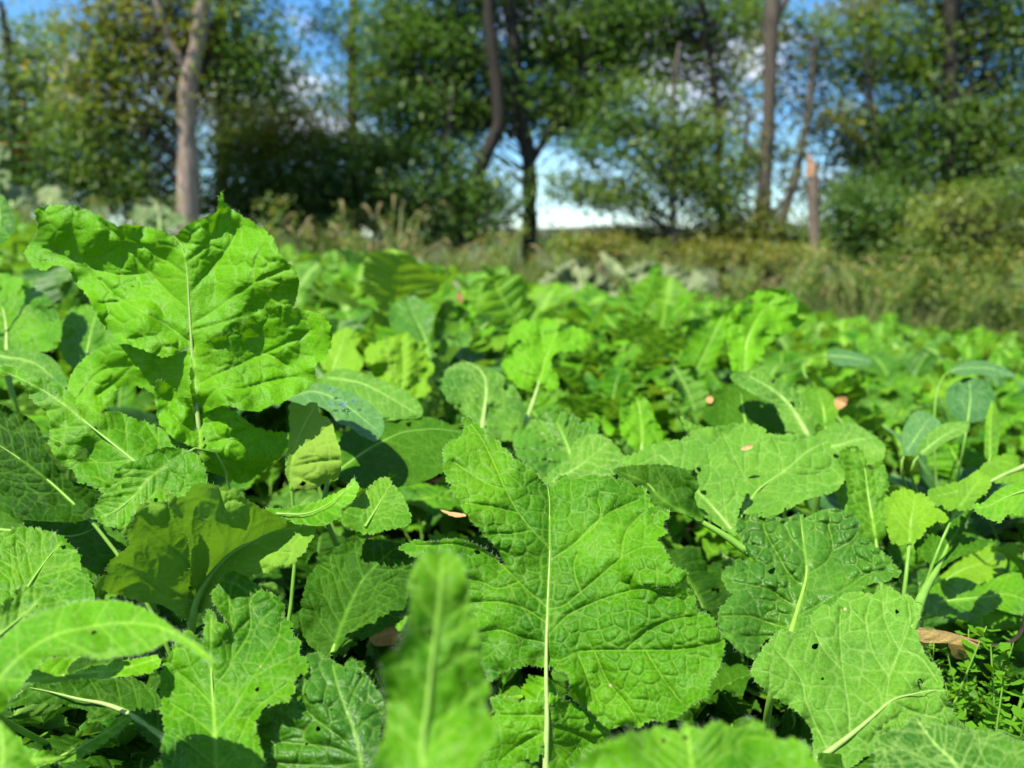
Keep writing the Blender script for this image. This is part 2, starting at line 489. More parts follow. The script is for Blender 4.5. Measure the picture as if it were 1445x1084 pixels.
def hero_leaf(plant, reg, lobes, mid, secs=None, db=0.5, dt=0.55, dx=0.0, bend=0.0, fold=0.0, fold2=0.0, ruf=0.004,
              und=0.004, puck=0.0009, cell=0.011, ser=(3.0, 16), mat='bright', rib='rib', ribr=0.0022, under=False, step=1.9,
              holes=(), hairs=0, petiole=True, label=None, tone=0.0, root=None, midlen=None, nsec=7, secp=0.0014, ribvis=True, lab_rib=None):
    LEAF_ID[0] += 1
    sid = LEAF_ID[0]
    rng = np.random.default_rng(100 + sid)
    base = np.array(plant.location)
    ruf = ruf * 1.9
    mid = topx(reg, mid)
    midr = catmull(mid, 6.0)
    LB = []
    for lb in lobes:
        off = 0.0; lft = 0.0
        if isinstance(lb, tuple): lb, off = lb
        LB.append((topx(reg, lb), off))
    allp = np.vstack([l[0] for l in LB])
    x0, y0 = allp.min(0); x1, y1 = allp.max(0)
    mm = (db + dt) / 2 / FPX                     # metres per photo pixel on this leaf
    if secs is None:
        S = auto_secs(midr[::-1][::-1], 0.5 * (x1 - x0), rng, nsec)
        S = [s for s in S]
    else:
        S = [catmull(topx(reg, s), 6.0) for s in secs]
        S = [resample(s, 10.0) for s in S]
    HL = [topx(reg, h) for h in holes]
    midq = resample(midr, 8.0)
    if mat in ('bright', 'matte', 'glossy', 'yellow', 'dark') and y1 - y0 > 90:          # bites and pinholes
        for _ in range(int(rng.integers(2, 5))):
            lp = LB[0][0]; k0 = rng.integers(0, len(lp)); f_ = rng.uniform(0.06, 0.6)
            c_ = lp[k0] * (1 - f_) + midq[int(rng.integers(0, len(midq)))] * f_
            r_ = rng.uniform(1.6, 5.0); an_ = np.linspace(0, 6.28, 8)[:-1]
            rr_ = r_ * rng.uniform(0.6, 1.4, 7)
            HL.append(np.stack([c_[0] + np.cos(an_) * rr_, c_[1] + np.sin(an_) * rr_ * 0.8], 1))

    def surf(P, off=0.0, fine=True, edge=None):
        t = (y1 - P[:, 1]) / (y1 - y0 + 1e-6)
        d = db + (dt - db) * t + dx * (P[:, 0] - (x0 + x1) / 2) / (x1 - x0) + bend * 4 * t * (1 - t)
        dm, par, sd = segdist(P, midq)
        wm = dm * mm
        wn_ = np.clip(wm / (0.5 * (x1 - x0) * mm), 0, 1.2)
        d = d - fold * wm - fold2 * wn_ ** 2
        d = d + off * (1 - np.exp(-(wm / 0.012) ** 2))
        X = P[:, 0] * mm; Y = P[:, 1] * mm
        d = d + (1.9 * und * vnoise(X / 0.05, Y / 0.05, sid) + 0.7 * und * vnoise(X / 0.021, Y / 0.021, sid + 2)) * np.clip(wm / 0.02, 0, 1)
        if edge is not None:
            d = d + ruf * np.exp(-edge / 0.018) * (vnoise(X / 0.022, Y / 0.022, sid + 7) + 0.4 * vnoise(X / 0.009, Y / 0.009, sid + 9))
        at = {}
        if fine:
            ds = np.full(len(P), 1e3)
            for s in S:
                bb0 = s.min(0) - 40; bb1 = s.max(0) + 40
                k = np.where((P[:, 0] > bb0[0]) & (P[:, 0] < bb1[0]) & (P[:, 1] > bb0[1]) & (P[:, 1] < bb1[1]))[0]
                if len(k):
                    dd, pp, _ = segdist(P[k], s)
                    dd = dd * (1 + 0.8 * pp)
                    ds[k] = np.minimum(ds[k], dd)
            ws = ds * mm
            wx = X + 0.0022 * vnoise(X / 0.01, Y / 0.01, sid + 3); wy = Y + 0.0022 * vnoise(X / 0.01, Y / 0.01, sid + 4)
            F1, F2 = voro(wx / cell, wy / cell, sid)
            e1 = (F2 - F1) * cell * 0.5
            G1, G2 = voro(wx / (cell * 0.42), wy / (cell * 0.42), sid + 11)
            e2 = (G2 - G1) * cell * 0.21
            p1 = 1 - np.exp(-e1 / 0.0010); p2 = 1 - np.exp(-e2 / 0.0006)
            ps = 1 - np.exp(-(ws / 0.0028)); pm = 1 - np.exp(-(wm / 0.004))
            pm_ = np.clip(0.75 + 0.75 * vnoise(X / 0.028, Y / 0.028, sid + 61), 0.25, 1.35)
            d = d - puck * 1.6 * pm_ * (p1 * 1.0 + p2 * 0.30) * ps * pm - secp * ps * pm + secp
            nz = vnoise(X / 0.0035, Y / 0.0035, sid + 21)
            d = d - puck * 0.22 * nz * ps
            at['vein'] = np.clip(0.38 * np.exp(-(ws / 0.0006) ** 2) + (0.75 * np.exp(-(wm / (0.0004 + 0.9 * ribr * par)) ** 2)), 0, 1)
            at['net'] = np.clip(0.9 * np.exp(-(e1 / 0.00045) ** 2) + 0.5 * np.exp(-(e2 / 0.0003) ** 2), 0, 1)
            at['tone'] = np.clip(0.5 + tone + 0.35 * vnoise(X / 0.03, Y / 0.03, sid + 31) + 0.3 * (p1 - 0.5), 0, 1)
        return d, at

    VS, FS, AT = [], [], {k: [] for k in ('vein', 'net', 'tone', 'rim')}
    nv = 0
    hairV, hairF = [], []
    for poly, off in LB:
        sc = 1.0
        T = toothed(poly, ser[0] * 1.3, ser[1], rng)
        hl = [toothed(h, min(1.6, ser[0]), 9, rng) for h in HL]
        st = step
        xa, ya = T.min(0) - 3 * st; xb, yb = T.max(0) + 3 * st
        xa = max(xa, -140); xb = min(xb, W0 + 140); yb = min(yb, H0 + 160)
        xs = np.arange(xa, xb, st); ys = np.arange(ya, yb, st)
        cx = (xs[:-1] + xs[1:]) / 2; cy = (ys[:-1] + ys[1:]) / 2
        cm = fill_rows(T, cx, cy)
        for h in hl: cm &= ~fill_rows(h, cx, cy)
        # drop hanging single cells
        pad = np.pad(cm, 1); nb = pad[:-2, 1:-1].astype(int) + pad[2:, 1:-1] + pad[1:-1, :-2] + pad[1:-1, 2:]
        cm &= nb >= 1
        vm = np.zeros((len(ys), len(xs)), int)
        vm[:-1, :-1] += cm; vm[1:, :-1] += cm; vm[:-1, 1:] += cm; vm[1:, 1:] += cm
        used = vm > 0
        GX, GY = np.meshgrid(xs, ys)
        bd = used & (vm < 4)
        # distance to the rim by erosion
        er = used & ~bd
        ed = np.zeros(used.shape)
        nst = int(0.035 / mm / st)
        cur = used.copy()
        for _ in range(min(nst, 70)):
            ed += cur * st
            p = np.pad(cur, 1)
            cur = cur & p[:-2, 1:-1] & p[2:, 1:-1] & p[1:-1, :-2] & p[1:-1, 2:]
            if not cur.any(): break
        ed = blur2(ed, 3)
        bi = np.argwhere(bd)
        B = np.stack([GX[bd], GY[bd]], 1)
        ref = np.vstack([T] + hl)
        for i0 in range(0, len(B), 400):
            b = B[i0:i0 + 400]
            q = ref[(np.abs(ref[:, 1] - b[:, 1].mean()) < (np.ptp(b[:, 1]) / 2 + 4 * st))]
            if not len(q): continue
            D = (b[:, None, 0] - q[None, :, 0]) ** 2 + (b[:, None, 1] - q[None, :, 1]) ** 2
            j = D.argmin(1); ok = D[np.arange(len(b)), j] < (1.1 * st) ** 2
            b2 = b.copy(); b2[ok] = q[j[ok]]
            B[i0:i0 + 400] = b2
        GX[bd] = B[:, 0]; GY[bd] = B[:, 1]
        idx = np.full(used.shape, -1); idx[used] = np.arange(used.sum())
        P = np.stack([GX[used], GY[used]], 1)
        edm = ed[used] * mm
        d, at = surf(P, off, True, edm)
        V = unproj(P, d)
        c = np.argwhere(cm)
        r, q = c[:, 0], c[:, 1]
        F = np.stack([idx[r, q], idx[r + 1, q], idx[r + 1, q + 1], idx[r, q + 1]], 1)
        if under: F = F[:, ::-1]
        VS.append(V); FS.append(F + nv); nv += len(V)
        for k in ('vein', 'net', 'tone'): AT[k].append(at[k])
        AT['rim'].append(np.exp(-(edm / 0.0010) ** 2))
        if hairs:
            k = np.arange(0, len(T), 1)
            k = k[rng.random(len(k)) < 0.38 * hairs]
            Tt = np.roll(T, -3, 0) - np.roll(T, 3, 0); Tt /= np.linalg.norm(Tt, axis=1)[:, None] + 1e-9
            N = np.stack([Tt[:, 1], -Tt[:, 0]], 1)
            area = np.sum(T[:, 0] * np.roll(T[:, 1], -1) - np.roll(T[:, 0], -1) * T[:, 1])
            if area < 0: N = -N
            b = T[k]; L = rng.uniform(0.0006, 0.0021, len(k)) / mm
            tip = b + (N[k] + rng.normal(0, 0.45, (len(k), 2))) * L[:, None]
            # hairs on the blade near the rim too
            ks = rng.choice(len(P), int(len(P) * 0.018 * hairs))
            ks = ks[edm[ks] < 0.02]
            ok = (b[:, 0] > -60) & (b[:, 0] < W0 + 60) & (b[:, 1] < H0 + 40)
            b = b[ok]; tip = tip[ok]
            db_, _ = surf(b, off, False, np.zeros(len(b))); dt_, _ = surf(tip, off, False, np.zeros(len(tip)))
            a3 = unproj(b, db_ ); t3 = unproj(tip, dt_ - rng.uniform(-0.0005, 0.001, len(tip)))
            a4 = V[ks]; t4 = unproj(P[ks] + rng.normal(0, 0.0007 / mm, (len(ks), 2)) + np.array([0, -0.0004 / mm]), d[ks] - rng.uniform(0.0006, 0.0014, len(ks)))
            A3 = np.vstack([a3, a4]); T3 = np.vstack([t3, t4])
            w = 0.00007
            sdv = np.cross(T3 - A3, A3 - CAM); sdv /= np.linalg.norm(sdv, axis=1)[:, None] + 1e-12
            dv = np.cross(T3 - A3, sdv); dv /= np.linalg.norm(dv, axis=1)[:, None] + 1e-12
            HV = np.stack([A3 + sdv * w, A3 - sdv * w, A3 + dv * w, T3], 1).reshape(-1, 3)
            i4 = np.arange(len(A3)) * 4
            HF = np.concatenate([np.stack([i4, i4 + 1, i4 + 3], 1), np.stack([i4 + 1, i4 + 2, i4 + 3], 1), np.stack([i4 + 2, i4, i4 + 3], 1)])
            hn = sum(len(v) for v in hairV)
            hairV.append(HV); hairF.append(HF + hn)
    V = np.concatenate(VS) - base
    F = np.concatenate(FS)
    HERO_TRI[0] += 2 * len(F)
    me = mk_mesh('leaf', V, F, M[mat], {k: np.concatenate(v) for k, v in AT.items()})
    leaf = mk_obj('leaf', me, plant)
    if label: leaf['label'] = label
    # the midrib, running on into the stalk
    L = resample(midr, 7.0)
    n = len(L)
    dmid, _ = surf(L, 0.0, False)
    if ribvis:
        R = ribr * (0.06 + 0.94 * np.linspace(0, 1, n) ** 1.1)
        V3 = unproj(L, dmid + secp + R * 0.30) - base
        if under: V3 = unproj(L, dmid + secp - R * 0.6) - base
        tv, tf = tube_geo(V3, R, 8)
        rb = mk_obj('midrib', mk_mesh('midrib', tv, tf, M[rib]), leaf)
        if lab_rib: rb['label'] = lab_rib
    if petiole:
        p0 = unproj(L[-1:], dmid[-1:] + secp)[0] - base
        dr = (unproj(L[-1:], dmid[-1:])[0] - unproj(L[-3:-2], dmid[-3:-2])[0]); dr /= np.linalg.norm(dr) + 1e-9
        end = np.array([0, 0, -0.01]) if root is None else np.array(root) - base
        ln = np.linalg.norm(end - p0)
        t = np.linspace(0, 1, 12)[:, None]
        c1 = p0 + dr * ln * 0.35; c2 = end + np.array([0, 0, 1]) * ln * 0.35
        C = (1 - t) ** 3 * p0 + 3 * (1 - t) ** 2 * t * c1 + 3 * (1 - t) * t ** 2 * c2 + t ** 3 * end
        tv, tf = tube_geo(C, np.linspace(ribr, ribr * 1.7, 12), 8)
        mk_obj('petiole', mk_mesh('petiole', tv, tf, M['stem']), leaf)
    if hairV:
        hv = np.concatenate(hairV) - base
        h = mk_obj('leaf_hairs', mk_mesh('leaf_hairs', hv, np.concatenate(hairF), M['hair'], smooth=False), leaf)
        h['kind'] = 'stuff'
    return leaf

def plant_at(px, d, label, name='brassica_plant', cat='leafy plant', group='brassica plants in the field', back=0.03):
    """the plant's foot: on the ground below the given photo point at distance d"""
    p = unproj([px], [d])[0]
    x, y = p[0], p[1] + back
    return empty(name, (x, y, float(gz(x, y))), label, cat, group)

# ---- tall plant on the left
P = plant_at((285, 700), 0.60, 'tallest brassica plant with one big upright lobed leaf rising above the horizon')
hero_leaf(P, 1, [
    [(120,112),(160,98),(210,96),(255,100),(300,115),(350,140),(395,165),(440,162),(500,170),(550,185),(590,200),(615,180),(650,155),(700,135),(733,122),(742,90),(750,50),(765,88),(800,118),(850,148),(890,175),(925,205),(940,240),(960,275),(1000,310),(1015,350),(1010,400),(990,440),(920,460),(840,500),(780,530),(700,600),(655,620),(640,575),(600,600),(560,610),(510,595),(450,572),(400,548),(350,500),(318,450),(295,400),(255,360),(232,315),(190,300),(150,315),(118,308),(90,275),(90,240),(130,190),(125,150)],
    ([(655,600),(700,560),(780,530),(840,490),(870,460),(920,440),(960,435),(1000,445),(1050,455),(1095,468),(1125,520),(1122,580),(1098,620),(1070,645),(1072,690),(1045,720),(1000,740),(960,765),(920,775),(880,795),(820,790),(760,775),(680,800),(650,740)], -0.014),
    ([(680,780),(720,775),(770,785),(820,815),(870,850),(930,865),(975,875),(972,920),(940,960),(890,1000),(830,1040),(790,1030),(740,1010),(700,995),(680,940),(670,860)], 0.012),
    ([(665,590),(600,600),(530,590),(470,575),(420,568),(360,572),(310,600),(262,640),(235,690),(225,750),(222,800),(250,820),(300,815),(350,790),(395,765),(385,735),(420,712),(480,714),(530,740),(600,760),(670,745)], 0.022),
    ([(540,690),(580,710),(620,750),(665,750),(685,860),(690,915),(640,910),(580,880),(540,830),(530,770),(525,730)], -0.004)],
    [(590,198),(620,240),(635,320),(642,420),(648,520),(655,620),(665,740),(675,850),(683,950),(690,1040)],
    secs=[[(645,560),(560,500),(470,450),(390,400),(340,350)],[(640,450),(560,380),(480,290),(400,200),(340,150)],[(630,330),(560,280),(500,240),(420,215)],
          [(470,330),(380,330),(300,290),(220,250),(150,240)],[(560,470),(520,420),(440,420),(340,430)],
          [(650,500),(720,460),(800,400),(880,350),(980,310)],[(640,400),(700,330),(760,260),(800,190),(770,120)],[(630,290),(680,250),(720,200),(742,120)],
          [(658,520),(740,500),(820,470)],[(860,360),(870,280),(900,230)],
          [(665,710),(740,670),(830,630),(940,580),(1060,520)],[(672,790),(740,720),(820,720),(930,690),(1010,680)],[(830,630),(900,600),(980,640)],
          [(680,910),(760,890),(850,860),(930,880)],[(685,940),(760,960),(830,1000)],
          [(655,640),(560,650),(450,640),(340,660),(260,760)],[(450,640),(400,690),(330,740)],[(670,860),(620,840),(570,790)]],
    db=0.56, dt=0.60, dx=-0.02, fold=-0.10, fold2=0.0, ruf=0.007, und=0.011, puck=0.0011, cell=0.013, ser=(2.2, 13), mat='bright', rib='ribpale', ribr=0.0024,
    holes=[[(236,757),(243,752),(254,757),(252,768),(240,768)]], hairs=0.5, secp=0.0022)

# ---- serrated leaf in front of it, running down to the left
P = plant_at((240, 760), 0.52, 'low brassica plant with a toothed dark leaf under the tallest leaf')
hero_leaf(P, 1, [[(-40,600),(0,640),(50,650),(120,680),(190,702),(240,735),(270,790),(330,800),(400,800),(450,820),(540,850),(600,900),(620,960),(640,1030),(640,1100),(560,1120),(470,1100),(400,1090),(350,1070),(300,1045),(262,1030),(250,1000),(200,965),(168,905),(172,850),(155,795),(110,760),(75,700),(40,675),(-20,665)]],
    [(0,655),(100,700),(200,760),(300,840),(400,920),(500,1000),(580,1070)], db=0.50, dt=0.58, dx=0.03, bend=0.0, fold=-0.10, ruf=0.005, und=0.006, ser=(3.2, 9), mat='bright', tone=-0.35, hairs=0.5,
    holes=[[(262,935),(275,925),(292,922),(298,940),(292,958),(270,955),(250,958),(258,945)]], ribr=0.0012)
hero_leaf(P, 2, [[(470,20),(560,-20),(660,0),(700,60),(700,110),(680,160),(600,190),(520,200),(480,190),(455,210),(440,255),(390,250),(340,235),(320,190),(345,145),(385,100),(400,50)]],
    [(345,215),(400,190),(450,150),(500,90),(560,40)], db=0.50, dt=0.53, dx=0.01, fold=0.1, ser=(2.5, 16), mat='bright', ribr=0.0009, hairs=0.5)
hero_leaf(P, 2, [[(-60,-150),(60,-140),(130,-90),(165,0),(240,100),(340,130),(350,200),(250,232),(150,228),(60,222),(0,190),(-60,180)]],
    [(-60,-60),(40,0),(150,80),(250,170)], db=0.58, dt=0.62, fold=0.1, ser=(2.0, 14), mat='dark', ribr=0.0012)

# ---- plant whose leaf shows its underside
P = plant_at((285, 860), 0.46, 'brassica plant with a leaf curled up to show its veined underside')
hero_leaf(P, 2, [
    [(560,120),(565,160),(500,170),(462,172),(465,210),(430,255),(440,310),(395,350),(360,390),(370,410),(330,425),(325,455),(400,480),(470,500),(550,515),(600,545),(640,560),(680,540),(700,480),(690,400),(680,300),(640,220),(600,160)],
    ([(565,145),(620,150),(665,105),(730,108),(790,130),(850,165),(920,200),(1000,235),(1070,245),(1060,290),(1000,370),(940,395),(870,410),(800,450),(740,500),(700,530),(660,545),(640,500),(650,420),(640,300),(600,230)], -0.015)],
    [(1020,250),(930,265),(860,300),(800,330),(740,385),(700,440),(670,500),(655,560)],
    secs=[[(655,390),(650,320),(600,240),(570,150)],[(650,500),(570,450),(480,400),(400,370)],[(650,370),(590,320),(530,270),(480,230)],[(760,365),(760,300),(730,230),(750,160),(740,110)],
          [(660,330),(650,240),(665,180)],[(640,500),(560,490),(480,440),(400,465)],[(800,330),(850,250),(860,190)],[(530,430),(540,360),(500,300)],[(860,300),(920,330),(1000,340)],[(740,385),(820,400),(900,390)]],
    db=0.47, dt=0.46, dx=0.05, fold=0.15, und=0.006, ruf=0.005, ser=(2.6, 14), mat='bright', under=True, rib='stem', ribr=0.0026, hairs=0.4, label='leaf seen from its pale veined underside')
hero_leaf(P, 2, [[(900,190),(970,185),(1050,170),(1120,145),(1180,110),(1205,85),(1218,120),(1200,160),(1160,190),(1155,215),(1100,245),(1040,242),(980,230)]],
    [(1205,100),(1120,170),(1040,205),(940,205)], db=0.465, dt=0.50, fold=0.1, und=0.003, ser=(1.8, 12), mat='bright', ribr=0.0008, petiole=False, hairs=0.3, label='tip of the curled leaf folded back, upper side up')
hero_leaf(P, 1, [[(985,770),(1030,775),(1075,765),(1085,800),(1125,830),(1140,880),(1160,950),(1150,1020),(1110,1040),(1050,1060),(990,1050),(970,1000),(975,940),(985,860)]],
    [(1075,770),(1030,850),(1000,930),(985,1010),(990,1060)], secs=[[(990,930),(1050,900),(1100,860)],[(985,990),(1060,970),(1150,960)],[(1010,890),(1040,850),(1090,820)],[(985,1010),(1070,1040),(1110,1035)]],
    db=0.56, dt=0.60, fold=0.15, bend=-0.01, ser=(2.0, 14), mat='yellow', under=True, ribr=0.0012, label='rounded yellow-green leaf seen from below')
hero_leaf(P, 2, [[(1120,330),(1200,300),(1300,295),(1410,330),(1440,420),(1420,520),(1300,600),(1220,640),(1140,690),(1060,660),(1020,580),(1030,480),(1060,400)]],
    [(1330,330),(1240,420),(1190,510),(1150,610),(1130,680)], db=0.52, dt=0.58, fold=0.12, ser=(2.4, 12), mat='dark', ribr=0.0018, tone=0.2, petiole=False)
hero_leaf(P, 2, [[(1250,120),(1300,80),(1340,110),(1385,180),(1390,240),(1300,262),(1240,272),(1150,225),(1200,170)]],
    [(1330,100),(1290,170),(1240,250)], db=0.55, dt=0.60, fold=0.2, ser=(3, 10), mat='yellow', ribr=0.001, puck=0.0014, hairs=0.3, petiole=False)

# ---- low left edge
P = plant_at((40, 900), 0.45, 'brassica plant at the lower edge with an arching hairy leaf tip and pale ribbed leaf')
hero_leaf(P, 2, [[(-90,900),(-90,700),(0,640),(80,570),(170,530),(270,505),(380,500),(460,515),(530,550),(600,600),(670,650),(735,710),(700,700),(640,660),(580,635),(540,655),(480,680),(400,690),(340,700),(290,688),(240,690),(180,690),(110,730),(70,790),(30,840),(0,880)]],
    [(730,708),(640,640),(540,590),(420,575),(300,590),(180,620),(80,680),(0,760),(-80,850)], db=0.30, dt=0.34, dx=-0.03, fold=0.0, fold2=-0.03, bend=-0.012, und=0.003, ruf=0.004, puck=0.0006, ser=(2.0, 11), mat='bright', ribr=0.0004, hairs=1.0, secp=0.0008, ribvis=False)
hero_leaf(P, 2, [[(-60,560),(0,520),(40,480),(90,450),(130,462),(155,468),(160,490),(215,498),(280,520),(240,570),(140,640),(0,720),(-60,700)]],
    [(150,475),(90,540),(20,600),(-50,660)], db=0.36, dt=0.40, fold=0.1, ser=(3.5, 14), mat='yellow', ribr=0.0009, hairs=0.5)
hero_leaf(P, 2, [[(70,760),(160,700),(230,690),(275,690),(240,715),(235,750),(330,730),(450,700),(540,690),(520,740),(400,760),(280,765),(160,780)]],
    [(540,695),(400,735),(260,750),(100,770)], db=0.40, dt=0.42, fold=0.1, ser=(2.5, 12), mat='bright', ribr=0.0009, hairs=0.8)
hero_leaf(P, 2, [[(20,860),(100,795),(160,760),(260,755),(340,755),(400,765),(450,760),(510,800),(570,860),(600,960),(590,1000),(520,990),(440,910),(370,900),(300,915),(290,870),(180,850),(90,855)]],
    [(100,795),(180,812),(270,835),(350,850),(420,875),(480,910),(530,945),(580,985)], db=0.42, dt=0.46, fold=0.25, und=0.004, ser=(2.0, 15), mat='dark', rib='ribpale', ribr=0.0022, hairs=0.4, tone=0.3)
hero_leaf(P, 2, [[(-40,1040),(60,960),(90,1000),(200,1010),(300,980),(400,900),(440,890),(430,920),(330,1000),(240,1045),(120,1060),(0,1130),(-40,1130)]],
    [(430,900),(320,970),(200,1030),(60,1050)], db=0.38, dt=0.42, fold=0.1, ser=(2.0, 15), mat='bright', ribr=0.0012, hairs=0.5)
hero_leaf(P, 2, [[(-60,900),(-20,890),(20,930),(60,970),(90,1020),(110,1090),(-60,1120)]],
    [(0,920),(10,1000),(0,1100)], db=0.27, dt=0.28, fold=0.1, ser=(2.0, 15), mat='bright', ribr=0.0012, petiole=False)

# ---- left middle, half in shadow
P = plant_at((60, 830), 0.56, 'shaded brassica plant with a broad sunlit-edged leaf at the side of the rows')
hero_leaf(P, 2, [[(-80,280),(0,270),(80,250),(170,265),(230,300),(270,350),(275,400),(300,420),(320,480),(310,510),(230,520),(150,510),(90,520),(0,540),(-80,560)]],
    [(210,300),(160,360),(110,430),(60,510),(20,560)], db=0.46, dt=0.52, fold=0.05, ser=(3.0, 12), mat='bright', ribr=0.0014, hairs=0.4)
hero_leaf(P, 2, [[(-80,190),(0,190),(100,225),(220,232),(330,225),(400,260),(430,330),(340,420),(300,430),(200,340),(100,300),(-80,300)]],
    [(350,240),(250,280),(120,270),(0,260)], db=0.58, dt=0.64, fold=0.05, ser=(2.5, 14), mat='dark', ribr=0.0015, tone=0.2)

# ---- bright leaf standing between, with its glossy neighbour
P = plant_at((300, 1070), 0.44, 'brassica plant with a narrow toothed light green leaf split at one side')
hero_leaf(P, 2, [[(775,405),(810,405),(850,430),(890,460),(930,480),(955,495),(968,540),(950,570),(990,570),(990,610),(1022,640),(1015,680),(1040,700),(1045,740),(1005,760),(1000,800),(980,840),(930,850),(890,870),(870,920),(880,980),(900,1069),(880,1200),(560,1200),(555,1100),(550,1000),(560,940),(550,880),(545,780),(555,720),(600,640),(640,600),(690,640),(695,560),(720,530),(740,570),(770,585),(775,570),(740,530),(718,480),(740,450)]],
    [(718,560),(716,640),(718,735),(725,860),(730,960),(735,1069),(738,1180)],
    secs=[[(728,960),(800,860),(860,760),(940,640),(960,540)],[(720,800),(780,720),(790,620),(780,520),(790,430)],[(735,1069),(810,980),(860,880),(980,780)],[(718,740),(690,660),(695,580)],[(790,700),(850,600),(850,500),(890,460)],
          [(725,860),(670,800),(600,740)],[(730,960),(660,900),(580,850)],[(733,1060),(660,1000),(590,950)],[(860,760),(930,720),(1010,680)],[(790,620),(850,560)]],
    db=0.36, dt=0.45, fold=0.10, fold2=-0.01, und=0.004, ruf=0.005, puck=0.0009, cell=0.010, ser=(3.2, 12), mat='bright', rib='rib', ribr=0.0013, hairs=0.8, tone=0.25)
P = plant_at((460, 1070), 0.42, 'brassica plant with a glossy blistered dark green leaf torn by small holes')
hero_leaf(P, 2, [[(1040,690),(1080,675),(1110,690),(1150,715),(1180,735),(1172,715),(1200,705),(1240,745),(1270,790),(1300,830),(1300,900),(1290,960),(1300,1069),(1300,1200),(900,1200),(885,1000),(865,960),(880,900),(920,860),(980,845),(1000,790),(1045,740)]],
    [(1130,720),(1150,800),(1180,880),(1205,950),(1225,1040),(1240,1180)],
    secs=[[(1020,850),(1080,910),(1150,960),(1180,990)],[(1205,950),(1250,900),(1290,880)],[(1180,880),(1200,820),(1230,760)],[(1225,1040),(1130,1000),(1050,990),(950,980)],[(1225,1050),(1150,1060),(1060,1060),(920,1050)],[(1040,740),(1030,800),(1020,850)]],
    db=0.38, dt=0.43, fold=-0.1, bend=-0.015, und=0.004, puck=0.0013, cell=0.012, ser=(1.8, 12), mat='glossy', ribr=0.0011, hairs=0.6,
    holes=[[(1003,835),(1020,825),(1038,815),(1045,840),(1020,847)],[(1212,740),(1225,743),(1228,752),(1214,750)],[(1038,985),(1044,982),(1046,990),(1038,990)]])

# ---- the big leaf in the middle
P = plant_at((772, 1060), 0.42, 'brassica plant carrying the large sharp leaf in the middle, split in two at its top')
CL = hero_leaf(P, 3, [
    [(330,60),(350,75),(375,90),(385,110),(420,130),(450,165),(490,195),(530,225),(562,265),(590,240),(620,228),(650,235),(690,228),(740,235),(790,240),(820,262),(850,268),(862,300),(860,320),(915,330),(910,360),(900,380),(915,400),(885,410),(900,440),(915,460),(925,490),(975,515),(950,545),(900,552),(880,562),(930,555),(975,560),(995,580),(1000,620),(1040,640),(1065,680),(1080,715),(1075,760),(1060,800),(1035,840),(1030,870),(1000,890),(970,910),(950,930),(900,950),(870,940),(830,965),(780,960),(745,970),(710,940),(690,915),(650,890),(625,865),(630,830),(612,800),(592,800),(575,785),(550,790),(530,785),(490,785),(430,805),(400,830),(380,800),(365,760),(345,700),(330,620),(300,560),(250,510),(190,475),(160,460),(130,440),(180,420),(230,425),(270,415),(340,425),(400,462),(440,495),(432,470),(390,410),(345,365),(320,330),(300,290),(270,240),(260,200),(262,150),(290,125),(320,110),(315,75)],
    ([(556,872),(545,885),(520,890),(470,887),(430,875),(398,880),(412,920),(400,960),(370,1010),(340,1060),(380,1110),(450,1095),(490,1055),(520,1065),(545,1045),(575,1010),(575,920),(568,880)], 0.006),
    ([(556,885),(575,872),(605,885),(650,900),(700,930),(745,970),(740,1020),(700,1035),(690,1060),(670,1120),(580,1130),(555,1010)], 0.016)],
    [(563,255),(570,310),(569,400),(570,470),(566,560),(563,650),(560,750),(560,850),(562,940),(560,1010),(558,1090)],
    secs=[[(568,440),(520,390),(480,340),(440,270),(410,200),(370,120),(340,80)],[(575,475),(640,430),(700,380),(720,340),(710,300)],[(575,475),(640,430),(700,370),(760,330),(830,300)],
          [(565,620),(610,610),(660,570),(720,520),(780,470),(840,440),(910,440)],[(562,615),(500,560),(440,500),(390,460),(300,432),(180,435)],
          [(560,760),(600,770),(650,745),(720,740),(850,740),(970,735),(1070,715)],[(565,700),(620,640),(700,600),(790,570),(850,560),(930,580)],
          [(561,720),(480,700),(420,680),(350,690)],[(562,660),(500,620),(430,600),(340,600)],[(700,742),(740,830),(790,890),(830,950)],[(650,745),(680,820),(700,900)],
          [(850,740),(900,820),(960,900)],[(790,740),(860,680),(930,650),(1000,640)],[(480,340),(400,320),(320,310)],[(440,270),(380,250),(290,190)],[(520,390),(460,400),(400,400)],
          [(660,570),(640,500),(650,460)],[(780,470),(790,400),(830,350)],[(480,540),(420,560),(370,540),(300,520)],
          [(560,930),(500,930),(430,930)],[(560,980),(490,1010),(430,1060)],[(562,960),(640,980),(700,1010)]],
    db=0.41, dt=0.56, fold=0.10, bend=-0.02, und=0.0055, ruf=0.006, puck=0.0010, cell=0.0090, ser=(3.4, 14), mat='bright', rib='ribpale', ribr=0.0017, hairs=1.0, step=1.5, secp=0.0024)

